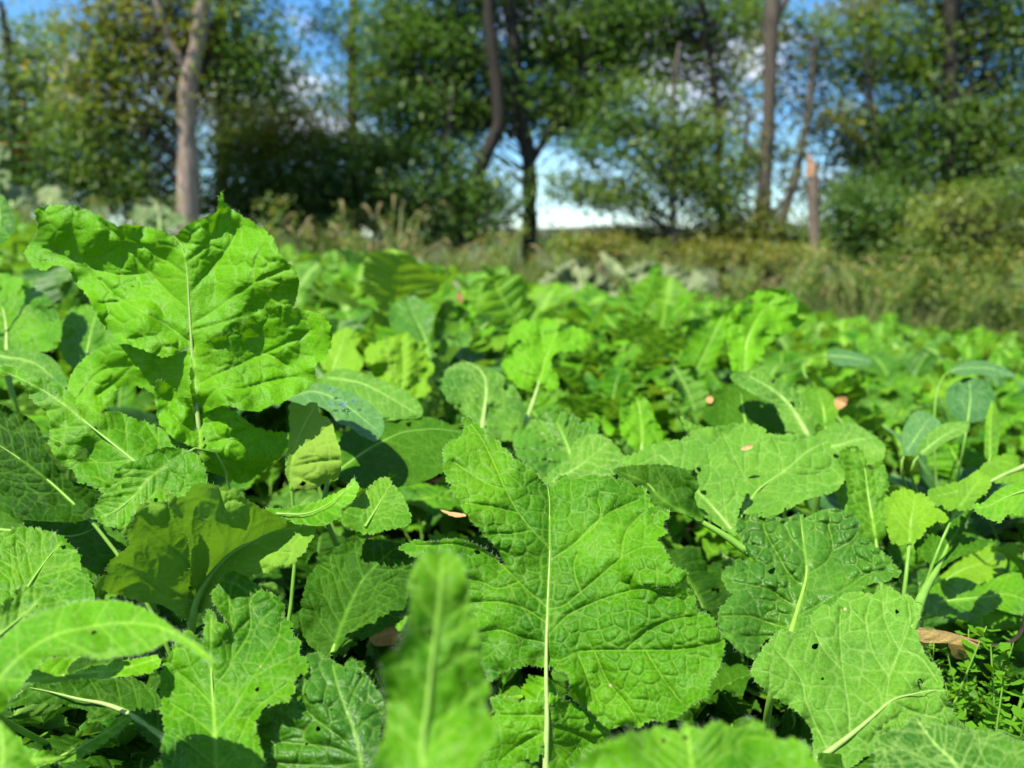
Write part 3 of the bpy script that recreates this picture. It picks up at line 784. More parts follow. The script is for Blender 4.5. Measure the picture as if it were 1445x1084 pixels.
# ---- out-of-focus leaf tips close to the lens
P = plant_at((610, 1080), 0.235, 'nearest brassica plant with a blurred narrow leaf standing upright', back=0.06)
hero_leaf(P, 3, [[(200,465),(240,455),(290,460),(320,500),(330,560),(345,640),(360,700),(370,780),(395,850),(380,900),(410,950),(405,1000),(370,1050),(345,1100),(340,1260),(30,1260),(60,1060),(90,980),(90,880),(80,770),(130,730),(150,680),(165,600),(160,540),(180,490)]],
    [(255,470),(245,600),(230,740),(215,880),(200,1020),(195,1250)], db=0.205, dt=0.235, fold=0.15, und=0.003, ser=(3.0, 12), mat='bright', ribr=0.001, hairs=0.4, puck=0.0012, tone=-0.35)
P = plant_at((990, 1084), 0.25, 'near brassica plant with a blurred toothed leaf edge along the bottom', back=0.06)
hero_leaf(P, 4, [[(-330,1110),(-250,1030),(-170,985),(-100,975),(-60,960),(-30,975),(0,975),(20,955),(60,970),(110,945),(150,965),(180,955),(210,940),(260,975),(290,1000),(340,1000),(375,1035),(410,1090),(430,1200),(-330,1200)]],
    [(20,965),(30,1050),(40,1180)], db=0.245, dt=0.275, fold=0.05, und=0.003, ser=(4.0, 13), mat='bright', ribr=0.001, hairs=0.4, puck=0.0005)

# ---- matte pair upper right of the middle
P = plant_at((1060, 800), 0.66, 'brassica plant with two flat matte leaves overlapping, one carrying a brown speck')
hero_leaf(P, 4, [[(0,60),(20,70),(60,90),(120,85),(170,78),(230,85),(270,110),(330,108),(380,115),(430,125),(440,160),(478,228),(460,270),(420,285),(370,300),(320,325),(260,350),(200,345),(178,330),(160,280),(120,230),(60,170),(30,120)]],
    [(430,130),(370,160),(300,220),(230,270),(190,325),(165,380)], secs=[[(185,320),(186,240),(190,150)],[(230,270),(300,280),(400,270)],[(300,220),(360,230),(440,220)],[(300,220),(290,160),(270,120)],[(230,270),(230,190),(240,110)],[(190,240),(150,160),(120,100)]],
    db=0.62, dt=0.74, fold=0.05, und=0.008, puck=0.0014, cell=0.014, ser=(2.8, 10), mat='matte', ribr=0.0012, hairs=0.2, petiole=False)
hero_leaf(P, 4, [[(-175,185),(-120,160),(-60,135),(0,125),(40,110),(80,120),(120,170),(150,200),(185,240),(200,265),(185,300),(170,340),(165,402),(110,375),(60,335),(38,290),(50,250),(45,215),(0,208),(-60,198),(-120,205)]],
    [(-60,170),(0,225),(60,285),(110,340),(150,388)], secs=[[(140,385),(128,310),(125,240)],[(60,285),(90,220),(80,150)],[(0,225),(10,170),(20,130)],[(110,340),(160,290),(170,240)]],
    db=0.60, dt=0.69, fold=0.05, und=0.005, puck=0.0011, cell=0.014, ser=(2.8, 10), mat='matte', rib='ribpale', ribr=0.0012, hairs=0.2, petiole=False)
hero_leaf(P, 3, [[(755,215),(800,203),(870,198),(940,205),(990,235),(1005,260),(992,290),(1002,320),(1015,362),(960,342),(910,328),(865,310),(860,275),(820,255),(790,240)]],
    [(780,222),(850,250),(900,300),(990,352),(1080,405),(1158,460)], db=0.60, dt=0.62, fold=0.1, ser=(1.5, 14), mat='dark', rib='stem', ribr=0.0034, petiole=False, tone=0.5)

# ---- crinkled glossy leaf
P = plant_at((1112, 910), 0.56, 'brassica plant with a heavily crinkled glossy leaf lying over the right side')
hero_leaf(P, 4, [[(165,385),(185,350),(230,340),(260,345),(300,355),(340,345),(375,350),(400,335),(450,328),(500,345),(525,375),(520,400),(560,430),(600,460),(625,490),(642,515),(600,540),(560,545),(520,570),(480,590),(440,620),(380,650),(350,690),(310,710),(270,700),(240,720),(215,765),(150,720),(160,700),(115,675),(110,640),(130,600),(150,580),(120,530),(140,500),(170,475),(220,485),(190,450),(185,420)]],
    [(350,345),(360,430),(368,520),(345,610),(325,680),(312,715)],
    secs=[[(368,520),(430,480),(445,430),(430,370)],[(340,640),(400,610),(480,560),(560,510),(620,510)],[(365,560),(320,520),(290,470),(250,400),(240,350)],[(345,620),(300,590),(250,560),(150,540)],[(325,680),(260,660),(200,640),(120,640)],[(360,450),(330,420),(300,370)],[(445,450),(500,420),(520,390)],[(320,700),(260,700),(180,700)]],
    db=0.50, dt=0.62, fold=0.05, und=0.005, puck=0.0026, cell=0.0095, ser=(3.4, 12), mat='glossy', rib='rib', ribr=0.0020, hairs=0.6, secp=0.003)

# ---- pale leaf in front of it
P = plant_at((1165, 1075), 0.44, 'brassica plant with a broad light leaf facing up, white rib and one small hole')
hero_leaf(P, 4, [[(270,700),(300,680),(350,690),(380,640),(420,605),(440,615),(470,580),(520,570),(560,575),(610,555),(640,575),(670,580),(690,610),(700,655),(695,700),(720,760),(760,800),(770,860),(790,900),(800,930),(828,968),(760,965),(700,970),(650,985),(610,1010),(590,1030),(540,1050),(500,1080),(440,1085),(390,1060),(385,980),(340,920),(280,880),(230,840),(207,800),(230,750)]],
    [(780,858),(730,858),(680,868),(620,885),(560,935),(500,985),(425,1042),(400,1062)],
    secs=[[(600,900),(610,820),(640,740),(670,660),(665,600)],[(495,985),(490,900),(475,800),(465,680),(470,620)],[(430,1030),(370,900),(350,820),(280,740)],[(620,890),(680,920),(760,940)],[(610,820),(560,740),(540,640)],[(475,800),(420,740),(390,680)],[(640,740),(700,760),(750,830)],[(640,740),(600,660),(590,590)]],
    db=0.42, dt=0.52, fold=0.05, bend=-0.015, und=0.005, puck=0.0013, cell=0.0115, ser=(2.2, 10), mat='matte', rib='ribpale', ribr=0.0017, hairs=0.6, tone=0.4,
    holes=[[(692,828),(700,822),(708,835),(702,850),(695,858),(693,845)],[(690,650),(702,660),(700,675),(688,680),(672,672),(680,662)]])
hero_leaf(P, 4, [[(400,1048),(440,1040),(520,1050),(560,990),(580,985),(600,1040),(640,1100),(600,1160),(440,1130)]],
    [(580,990),(520,1060),(460,1110)], db=0.40, dt=0.44, fold=0.05, ser=(2.0, 12), mat='dark', ribr=0.001, petiole=False)
P = plant_at((1360, 1084), 0.38, 'brassica plant with a finely hairy matte leaf in the bottom corner')
hero_leaf(P, 4, [[(570,1000),(600,980),(650,965),(690,930),(720,950),(780,960),(850,975),(920,975),(980,1000),(1003,1010),(1100,1050),(1120,1180),(590,1180),(570,1060)]],
    [(690,940),(740,1010),(800,1070),(840,1160)], db=0.34, dt=0.40, fold=0.05, und=0.004, puck=0.0012, cell=0.009, ser=(2.4, 10), mat='matte', ribr=0.001, hairs=1.2)

# ---- right edge
P = plant_at((1290, 900), 0.60, 'brassica plant with a shaded leaf hanging from a thick bent stalk by the right side')
hero_leaf(P, 8, [[(640,60),(700,90),(770,110),(800,40),(860,-40),(960,-60),(930,90),(1000,110),(1090,135),(1175,125),(1090,200),(980,250),(880,280),(800,330),(740,380),(680,400),(650,330),(600,280),(555,240),(530,170),(560,100)],
    ],
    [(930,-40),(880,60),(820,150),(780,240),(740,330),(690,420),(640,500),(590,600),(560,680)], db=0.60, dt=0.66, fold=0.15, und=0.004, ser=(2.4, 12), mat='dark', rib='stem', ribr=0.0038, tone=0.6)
hero_leaf(P, 7, [[(-20,640),(30,420),(100,380),(180,400),(220,470),(260,560),(330,480),(380,560),(400,700),(370,800),(400,900),(390,1000),(330,1120),(180,1120),(60,900),(0,760)]],
    [(180,420),(220,560),(240,720),(270,900),(300,1080)], db=0.66, dt=0.72, fold=0.1, ser=(3, 9), mat='yellow', ribr=0.0016, puck=0.0012, tone=-0.3)
hero_leaf(P, 7, [[(370,810),(430,740),(520,700),(620,740),(700,760),(760,840),(840,900),(850,960),(760,960),(700,1000),(640,1080),(560,1120),(430,1120),(390,1000)]],
    [(600,740),(590,850),(570,960),(560,1100)], db=0.62, dt=0.69, fold=0.1, ser=(3, 9), mat='yellow', ribr=0.0014, puck=0.0012, hairs=0.4)
hero_leaf(P, 7, [[(820,800),(920,760),(960,660),(1080,580),(1180,640),(1160,720),(1060,800),(1040,860),(920,860),(850,870)]],
    [(1110,620),(1030,720),(950,830)], db=0.62, dt=0.68, fold=0.1, ser=(3, 10), mat='yellow', ribr=0.001, puck=0.0014, hairs=0.4)
P = plant_at((1450, 960), 0.56, 'brassica plant at the right side with a ribbed drooping leaf above a dry curled leaf')
hero_leaf(P, 7, [[(1040,840),(1140,800),(1200,740),(1300,680),(1440,650),(1600,660),(1640,900),(1440,860),(1400,900),(1300,900),(1260,960),(1160,930),(1100,900)]],
    [(1060,850),(1180,830),(1300,770),(1440,720),(1580,690)], db=0.52, dt=0.58, fold=0.08, und=0.003, ser=(2.5, 12), mat='bright', rib='rib', ribr=0.001, puck=0.0012, hairs=0.5, tone=0.3)
hero_leaf(P, 8, [[(560,640),(640,560),(740,480),(820,450),(920,440),(1000,470),(1080,500),(1200,440),(1340,400),(1420,430),(1520,520),(1560,680),(1500,760),(1340,740),(1200,700),(1100,760),(1000,800),(860,780),(720,760),(620,720)]],
    [(1480,640),(1300,580),(1120,600),(940,620),(760,640)], db=0.68, dt=0.78, fold=0.05, und=0.008, ser=(3, 16), mat='bright', ribr=0.0015, puck=0.0014)
hero_leaf(P, 8, [[(640,560),(700,470),(780,400),(860,330),(980,260),(1100,200),(1220,180),(1290,260),(1280,360),(1200,430),(1090,500),(1000,480),(900,440),(780,460)]],
    [(1250,240),(1100,320),(920,380),(720,520)], db=0.80, dt=0.92, fold=0.05, und=0.008, ser=(3, 16), mat='yellow', ribr=0.0015, puck=0.001, tone=0.4, petiole=False)
hero_leaf(P, 7, [[(700,720),(820,680),(960,640),(1080,560),(1200,470),(1300,440),(1380,480),(1400,560),(1500,600),(1500,660),(1300,660),(1180,660),(1000,740),(880,780),(760,830)]],
    [(760,760),(900,730),(1060,690),(1180,650),(1290,595),(1400,550),(1500,500)], db=0.68, dt=0.78, fold=0.1, und=0.004, ser=(2.4, 12), mat='yellow', rib='ribpale', ribr=0.0024, petiole=False)

# ---- behind: blue-green leaf with drops, broad dark one, ribbed fan and more
P = plant_at((500, 660), 0.80, 'smooth blue-green brassica plant whose leaf carries water drops beside the tallest leaf')
WL = hero_leaf(P, 1, [[(960,745),(1010,725),(1060,710),(1100,705),(1180,725),(1230,750),(1270,780),(1300,820),(1305,855),(1280,895),(1230,880),(1190,850),(1150,835),(1120,800),(1075,775),(1030,775)]],
    [(1290,870),(1220,810),(1150,760),(1070,730),(980,745)], db=0.66, dt=0.76, fold=0.1, ruf=0.002, und=0.003, puck=0.0003, ser=(1.0, 22), mat='teal', ribr=0.0008, petiole=False)
hero_leaf(P, 5, [[(0,600),(60,530),(140,520),(200,540),(260,560),(330,590),(390,640),(400,690),(330,700),(240,700),(190,640),(120,600),(60,580)]],
    [(380,680),(280,620),(180,570),(60,550)], db=0.80, dt=0.92, fold=0.05, und=0.006, ser=(1.5, 20), mat='matte', ribr=0.001, tone=0.4)
P = plant_at((560, 700), 0.74, 'brassica plant with a broad shaded leaf lying sideways behind the middle leaf')
hero_leaf(P, 5, [[(90,900),(100,780),(150,730),(200,700),(300,695),(400,690),(480,710),(570,765),(560,860),(485,890),(400,930),(300,950),(180,950)]],
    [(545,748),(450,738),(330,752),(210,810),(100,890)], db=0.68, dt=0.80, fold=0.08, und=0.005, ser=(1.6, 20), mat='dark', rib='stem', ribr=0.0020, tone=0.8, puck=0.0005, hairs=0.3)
P = plant_at((760, 620), 1.02, 'brassica plant with a fan shaped leaf on a thick pale stalk')
hero_leaf(P, 5, [[(720,380),(760,345),(820,340),(860,335),(900,350),(960,365),(1010,390),(1000,440),(960,450),(890,460),(870,500),(900,560),(880,600),(830,580),(800,600),(750,580),(690,510),(720,470),(712,430)]],
    [(890,380),(870,440),(850,485),(830,560),(805,640),(778,715)], secs=[[(850,485),(800,430),(770,380)],[(850,490),(840,420),(830,360)],[(850,485),(920,420),(980,400)],[(850,490),(780,480),(730,440)],[(830,560),(780,540),(730,520)]],
    db=1.00, dt=1.12, fold=0.15, und=0.008, ser=(3.2, 12), mat='bright', rib='ribpale', ribr=0.0036, tone=0.3, ruf=0.012, puck=0.002)
P = plant_at((690, 620), 0.92, 'brassica plant with a dull leaf and a pale rib that bends over at its top')
hero_leaf(P, 5, [[(478,545),(510,505),(560,495),(610,505),(660,520),(720,560),(760,620),(775,690),(740,770),(680,775),(620,745),(560,690),(500,640),(475,590)]],
    [(540,490),(575,497),(605,515),(630,550),(636,600),(630,660),(622,720),(620,760)], db=0.86, dt=0.98, fold=0.05, und=0.006, ser=(2.2, 12), mat='matte', rib='ribpale', ribr=0.0032, tone=0.1, ruf=0.008, puck=0.0016)
P = plant_at((790, 680), 0.80, 'brassica plant with a small dark deeply crinkled leaf behind the middle leaf')
hero_leaf(P, 5, [[(740,750),(790,710),(850,680),(920,670),(980,700),(1040,720),(1030,770),(990,800),(950,850),(900,900),(830,890),(760,850),(735,800)]],
    [(890,710),(915,760),(935,810),(945,850)], db=0.78, dt=0.86, fold=0.05, und=0.006, ser=(2.5, 12), mat='glossy', rib='rib', ribr=0.0020, puck=0.0042, cell=0.013, secp=0.004, tone=-0.3)
hero_leaf(P, 5, [[(960,780),(1000,760),(1060,762),(1110,800),(1140,860),(1080,915),(1000,915),(900,930),(840,935),(880,880),(930,850)]],
    [(1080,780),(1030,830),(960,880),(880,925)], db=0.70, dt=0.76, fold=0.05, und=0.004, ser=(2.0, 9), mat='matte', ribr=0.0010)
P = plant_at((905, 650), 0.98, 'small upright brassica plant with a pointed leaf split by a light rib')
hero_leaf(P, 5, [[(1130,620),(1170,600),(1230,640),(1250,700),(1280,760),(1240,810),(1190,820),(1130,760),(1120,700)]],
    [(1180,610),(1196,680),(1200,740),(1200,815)], db=0.94, dt=1.02, fold=0.25, und=0.004, ser=(1.6, 14), mat='bright', rib='ribpale', ribr=0.0020, tone=0.3, ruf=0.01, puck=0.002)
P = plant_at((560, 600), 1.20, 'yellow-green brassica plant glowing in the sun behind the water drops')
hero_leaf(P, 5, [[(205,430),(240,420),(265,395),(300,402),(340,385),(372,412),(410,425),(425,470),(445,520),(420,560),(432,600),(380,650),(330,640),(270,660),(240,600),(205,580),(222,520),(195,480)]],
    [(330,430),(335,490),(333,560),(330,630)], db=1.14, dt=1.26, fold=0.1, und=0.012, ser=(3.5, 11), mat='yellow', rib='rib', ribr=0.002, puck=0.003, tone=0.2, ruf=0.014)
hero_leaf(P, 5, [[(30,480),(70,400),(130,370),(180,400),(160,440),(185,500),(150,540),(60,530)]],
    [(130,390),(100,450),(80,520)], db=1.14, dt=1.22, fold=0.1, und=0.01, ser=(2.0, 12), mat='yellow', rib='rib', ribr=0.002, puck=0.002, tone=0.2)
hero_leaf(P, 5, [[(290,290),(340,255),(390,260),(440,300),(445,350),(430,400),(440,470),(415,490),(370,430),(310,390),(280,340)]],
    [(350,270),(380,340),(410,400),(430,480)], db=1.30, dt=1.46, fold=0.3, und=0.01, ser=(1.4, 16), mat='glossy', ribr=0.002, tone=0.3)
P = plant_at((1055, 540), 1.16, 'brassica plant with a tall curled leaf standing over the rows, its rib curving')
hero_leaf(P, 6, [[(240,400),(262,340),(310,300),(350,265),(420,250),(490,255),(530,300),(525,360),(560,375),(520,410),(450,450),(400,480),(380,540),(330,578),(270,580),(250,500)]],
    [(430,290),(385,345),(350,400),(328,460),(318,520),(315,580)], secs=[[(350,400),(300,350),(290,310)],[(328,460),(280,430),(250,400)],[(318,520),(280,500),(255,480)],[(350,400),(420,390),(500,380)],[(330,460),(400,440),(450,440)],[(385,345),(440,320),(510,310)],[(318,520),(350,500),(390,480)]],
    db=1.10, dt=1.24, fold=-0.15, und=0.016, ruf=0.012, ser=(2.0, 14), mat='bright', rib='rib', ribr=0.0030, puck=0.002, tone=0.3)
P = plant_at((1150, 640), 0.86, 'dull green brassica plant with a drooping leaf on a white stalk over a dark hollow')
hero_leaf(P, 6, [[(258,600),(330,578),(400,588),(460,620),(520,660),(560,710),(600,770),(590,840),(545,850),(480,800),(440,720),(380,690),(310,650)]],
    [(330,600),(420,650),(490,710),(530,770),(570,840)], db=0.84, dt=0.94, fold=0.05, und=0.005, ser=(1.6, 12), mat='matte', rib='ribpale', ribr=0.0030, tone=0.1)
hero_leaf(P, 6, [[(150,760),(180,680),(240,640),(310,645),(380,690),(440,720),(475,790),(460,850),(300,840),(200,810)]],
    [(300,660),(310,740),(330,830)], db=0.90, dt=0.98, fold=0.1, und=0.006, ser=(1.6, 14), mat='dark', ribr=0.0018, tone=0.5)
hero_leaf(P, 6, [[(550,680),(600,645),(660,670),(690,720),(680,780),(630,800),(590,760)]],
    [(610,670),(630,720),(640,780)], db=1.00, dt=1.08, fold=0.1, und=0.008, ser=(1.6, 14), mat='yellow', ribr=0.0016, puck=0.0016)
hero_leaf(P, 6, [[(600,850),(660,800),(740,785),(820,830),(880,880),(870,940),(800,960),(720,930),(650,900)]],
    [(830,850),(760,860),(700,880),(640,890)], db=0.78, dt=0.90, fold=0.05, und=0.006, ser=(1.8, 12), mat='matte', ribr=0.0014, tone=0.2)
P = plant_at((1370, 600), 0.98, 'smooth blue-green brassica plant with broad waxy leaves among green ones')
hero_leaf(P, 6, [[(1140,580),(1200,545),(1280,540),(1350,565),(1410,600),(1340,605),(1260,595),(1190,600)]],
    [(1400,600),(1300,570),(1200,570),(1150,580)], db=1.02, dt=1.16, fold=0.05, ser=(0.8, 20), mat='teal', ribr=0.0012, puck=0.0005)
hero_leaf(P, 6, [[(1130,660),(1200,610),(1280,620),(1325,680),(1290,770),(1200,785),(1140,740)]],
    [(1220,620),(1225,690),(1215,780)], db=0.94, dt=1.04, fold=0.05, ser=(0.8, 20), mat='teal', ribr=0.0012, puck=0.0005, tone=-0.3)
hero_leaf(P, 6, [[(950,860),(960,800),(1010,740),(1070,760),(1110,800),(1080,860),(1020,910),(960,920)]],
    [(1060,770),(1020,830),(970,900)], db=0.84, dt=0.94, fold=0.05, ser=(0.8, 20), mat='teal', ribr=0.0012, puck=0.0005, tone=0.3)
hero_leaf(P, 6, [[(1010,900),(1060,830),(1130,790),(1220,790),(1200,830),(1120,870),(1050,920)]],
    [(1210,800),(1120,840),(1030,910)], db=0.80, dt=0.90, fold=0.05, ser=(0.8, 20), mat='matte', ribr=0.0012, puck=0.0005, tone=0.5)
hero_leaf(P, 6, [[(1285,800),(1300,730),(1315,700),(1335,740),(1342,820),(1330,920),(1285,930)]],
    [(1314,710),(1306,800),(1304,920)], db=0.82, dt=0.90, fold=-0.5, ser=(0.6, 20), mat='yellow', ribr=0.0014, puck=0.0003)
hero_leaf(P, 6, [[(650,500),(720,495),(800,520),(830,550),(780,560),(700,560),(660,540)]],
    [(820,545),(740,525),(660,520)], db=1.25, dt=1.4, fold=0.05, ser=(0.8, 20), mat='teal', ribr=0.0014, puck=0.0005)
# ---- left, behind the tallest
P = plant_at((40, 500), 0.92, 'blurred brassica plant on the left with smooth rounded leaves behind the tallest')
hero_leaf(P, 1, [[(-60,330),(0,330),(60,340),(120,380),(180,430),(210,520),(190,580),(120,595),(60,600),(0,600),(-60,600)]],
    [(-30,380),(10,450),(22,520),(22,600)], db=0.86, dt=0.98, fold=0.1, und=0.010, ser=(2.6, 12), mat='bright', rib='ribpale', ribr=0.0022, tone=0.1, puck=0.002, ruf=0.01)
hero_leaf(P, 1, [[(205,520),(240,450),(330,440),(420,500),(450,580),(330,640),(240,640),(200,580)]],
    [(330,450),(310,530),(290,630)], db=0.92, dt=1.02, fold=0.1, und=0.010, ser=(3.0, 12), mat='bright', ribr=0.002, tone=0.3, puck=0.002, ruf=0.01)
hero_leaf(P, 1, [[(-60,600),(0,590),(80,585),(150,600),(200,640),(230,710),(180,720),(120,690),(0,650),(-60,640)]],
    [(180,680),(110,630),(0,610)], secs=[[(110,640),(100,600)],[(140,650),(180,620)]], db=0.74, dt=0.84, fold=0.05, und=0.004, ser=(1.6, 14), mat='matte', ribr=0.0014)
hero_leaf(P, 1, [[(-50,60),(0,60),(40,110),(50,160),(20,215),(-50,240)]],
    [(-10,70),(0,140),(-20,230)], db=0.90, dt=0.94, fold=0.1, und=0.008, ser=(2.0, 16), mat='bright', ribr=0.0014)
print('hero tris', HERO_TRI[0])
# ------------------------------------------------------------------ ground
M['soil'] = plain_mat('soil', (0.006, 0.006, 0.003), (0.016, 0.014, 0.007), 14, 0.95, bump=0.8, spec=0.03)
M['meadow'] = plain_mat('meadow_ground', (0.03, 0.045, 0.012), (0.07, 0.08, 0.022), 3, 0.95, bump=0.5)
M['hill'] = plain_mat('far_hill', (0.035, 0.045, 0.02), (0.075, 0.075, 0.045), 0.5, 1.0)
def sheet(name, xs, ys, mat, dz=0.0):
    X, Y = np.meshgrid(xs, ys)
    Z = gz(X, Y) + dz
    n, m = len(ys), len(xs)
    i = np.arange(n - 1)[:, None] * m + np.arange(m - 1)[None, :]
    F = np.stack([i, i + 1, i + m + 1, i + m], -1).reshape(-1, 4)
    o = mk_obj(name, mk_mesh(name, np.stack([X, Y, Z], -1).reshape(-1, 3), F, mat))
    return tag(o, kind='structure')
ax = np.concatenate([[-900, -300, -100, -40, -20], np.linspace(-12, 12, 50), [20, 40, 100, 300, 900]])
sheet('ground', ax, np.concatenate([[-300, -60, -15, -6], np.linspace(-3, 8.6, 50), np.linspace(9, 30, 30), [40, 80, 200, 900]]), M['meadow'], -0.01)
sheet('field_soil', np.linspace(-9, 9, 90), np.linspace(-2.4, 8.6, 70), M['soil'], 0.0)

# far hill closing the horizon
def ridge(name, y, z0, z1, mat, seed):
    xs = np.linspace(-140, 140, 90)
    top = z1 + (z1 - z0) * 0.22 * vnoise(xs / 14, xs * 0, seed) + 0.1 * vnoise(xs / 2.0, xs * 0, seed + 1)
    V = np.concatenate([np.stack([xs, xs * 0 + y - 14, xs * 0 + z0], 1), np.stack([xs, xs * 0 + y - 4, z0 + 0.8 * (top - z0)], 1), np.stack([xs, xs * 0 + y, top], 1), np.stack([xs, xs * 0 + y + 16, xs * 0 + z0], 1)])
    n = len(xs); F = []
    for r in range(3):
        i = r * n + np.arange(n - 1)
        F.append(np.stack([i, i + 1, i + n + 1, i + n], 1))
    return tag(mk_obj(name, mk_mesh(name, V, np.concatenate(F), mat)), kind='structure')
ridge('hill', 75, -5, 0.80, M['hill'], 3)

# ------------------------------------------------------------------ leaves for the rows of plants behind
def gen_leaf(seed, kind, nv=76, nt=13, size=0.14, pet=0.12, a0=78, a1=5, fold=0.35, rim=0.012, puck=0.0012, ribr=0.0022):
    """a leaf growing from the origin towards +Y, arching over; returns blade and rib geometry"""
    rng = np.random.default_rng(seed)
    v = np.linspace(0, 1, nv)
    if kind == 'round':
        w = np.sin(np.pi * np.clip(v, 0, 1) ** 0.85) ** 0.62 * (0.80 + 0.2 * v)
    elif kind == 'long':
        w = 0.52 * np.sin(np.pi * v ** 0.75) ** 0.75
    elif kind == 'smooth':
        w = 0.62 * np.sin(np.pi * v ** 0.9) ** 0.7
    else:
        w = np.sin(np.pi * np.clip(v, 0, 1) ** 1.25) ** 0.6 * 0.86
        for c in rng.uniform(0.08, 0.6, 3):
            w *= 1 - 0.6 * np.exp(-((v - c) / 0.03) ** 2)
    w = w * size * 0.5 + 0.0005
    wl_ = w.copy(); wr_ = w.copy()
    teeth = 2.6 if kind != 'smooth' else 0.3
    for ww in (wl_, wr_):
        ww *= 1 + 0.20 * vnoise(v * 6 + rng.uniform(0, 99), v * 0, seed) * (kind != 'smooth')
        i = 0
        while i < nv:
            L = int(rng.integers(2, 5)); k = np.arange(i, min(i + L, nv))
            ww[k] += 0.022 * size * teeth * (k - i) / L * rng.uniform(0.3, 1.2) * np.clip(np.sin(np.pi * v[k]) * 4, 0, 1)
            i += L
    # midrib in the YZ plane
    Lp = pet; Lb = size * (1.15 if kind != 'long' else 1.5)
    npet = 7
    s = np.concatenate([np.linspace(0, Lp, npet, endpoint=False), Lp + v * Lb])
    tt = s / (Lp + Lb)
    ang = np.radians(a0 + (a1 - a0) * tt ** rng.uniform(1.2, 2.2))
    ds = np.diff(s, prepend=0)
    y = np.cumsum(np.cos(ang) * ds); z = np.cumsum(np.sin(ang) * ds)
    sw = 0.25 * size * np.sin(tt * 2.5 + rng.uniform(0, 6)) * tt
    C = np.stack([sw, y, z], 1)
    T = np.gradient(C, axis=0); T /= np.linalg.norm(T, axis=1)[:, None]
    X = np.array([1.0, 0, 0]); Nn = np.cross(np.tile(X, (len(C), 1)), T); Nn /= np.linalg.norm(Nn, axis=1)[:, None]
    Cb, Tb, Nb = C[npet:], T[npet:], Nn[npet:]
    t = np.linspace(-1, 1, 2 * nt + 1)
    V = np.zeros((nv, 2 * nt + 1, 3)); 
    sh = 0.55 * (1 - v)[:, None] * np.abs(t)[None, :] ** 1.0 * (w[:, None])          # side veins lean to the tip
    lat = np.where(t < 0, t[None, :] * wl_[:, None], t[None, :] * wr_[:, None])
    al = np.abs(lat)
    e = np.clip((np.abs(t)[None, :] - 0.45) / 0.55, 0, 1)
    hgt = fold * al * (1 - 0.8 * np.abs(t)[None, :] * 0.6) + rim * e ** 1.5 * (vnoise(v[:, None] * Lb / 0.028 + 0 * t, np.sign(t)[None, :] * 3 + 0 * v[:, None], seed) * 1.0 + 0.5 * vnoise(v[:, None] * Lb / 0.012 + 0 * t, np.sign(t)[None, :] * 5 + 0 * v[:, None], seed + 2))
    hgt += 0.006 * vnoise(lat / 0.04 + 7, v[:, None] * Lb / 0.04, seed + 5) * (np.abs(t)[None, :] > 0.1)
    sv = v[:, None] + 0 * t[None, :]
    ph = sv * 8.0; fr = np.abs(ph - np.round(ph)) / 8.0 * Lb
    X2 = lat; Y2 = sv * Lb + sh
    F1, F2 = voro(X2 / 0.012, Y2 / 0.012, seed); e1 = (F2 - F1) * 0.006
    ps = 1 - np.exp(-fr / 0.003); pm = 1 - np.exp(-al / 0.003)
    hgt += puck * (1 - np.exp(-e1 / 0.0012)) * ps * pm + 1.2 * puck * ps * pm
    V = Cb[:, None, :] + X[None, None, :] * lat[..., None] + Tb[:, None, :] * sh[..., None] + Nb[:, None, :] * hgt[..., None]
    V = V.reshape(-1, 3)
    m = 2 * nt + 1
    i = np.arange(nv - 1)[:, None] * m + np.arange(m - 1)[None, :]
    F = np.stack([i, i + 1, i + m + 1, i + m], -1).reshape(-1, 4)
    if nv > 30 and kind != 'smooth':
        cen = np.stack([X2.ravel(), Y2.ravel()], 1)[F].mean(1); keep = np.ones(len(F), bool)
        for _ in range(rng.integers(1, 4)):
            hc = np.array([rng.uniform(-0.35, 0.35) * size, rng.uniform(0.35, 0.95) * Lb]); dv_ = cen - hc
            an = np.arctan2(dv_[:, 1], dv_[:, 0])
            keep &= np.hypot(dv_[:, 0], dv_[:, 1]) > rng.uniform(0.002, 0.0055) * (1 + 0.4 * np.sin(3 * an + rng.uniform(0, 6)))
        F = F[keep]
    at = dict(vein=np.clip(0.35 * np.exp(-(fr / 0.0010) ** 2) * (1 - np.abs(t)[None, :] * 0.6) + 0.9 * np.exp(-(al / (ribr * 1.1)) ** 2), 0, 1).ravel(),
              net=(0.7 * np.exp(-(e1 / 0.0008) ** 2)).ravel(),
              tone=np.clip(0.42 + 0.5 * vnoise(X2 / 0.03, Y2 / 0.03, seed + 8), 0, 1).ravel(),
              rim=(np.abs(t)[None, :] > 0.97).astype(float).repeat(nv, 0).ravel() * 0.6)
    R = ribr * np.concatenate([np.linspace(1.5, 1.0, npet), np.linspace(1.0, 0.15, nv)])
    sel = np.concatenate([np.arange(npet), npet + np.arange(0, nv, 3 if nv > 20 else 2), [npet + nv - 1]])
    Cr = C + Nn * (R[:, None] * 0.4)
    tv, tf = tube_geo(Cr[sel], R[sel], 6)
    return (V, F, at), (tv, tf)

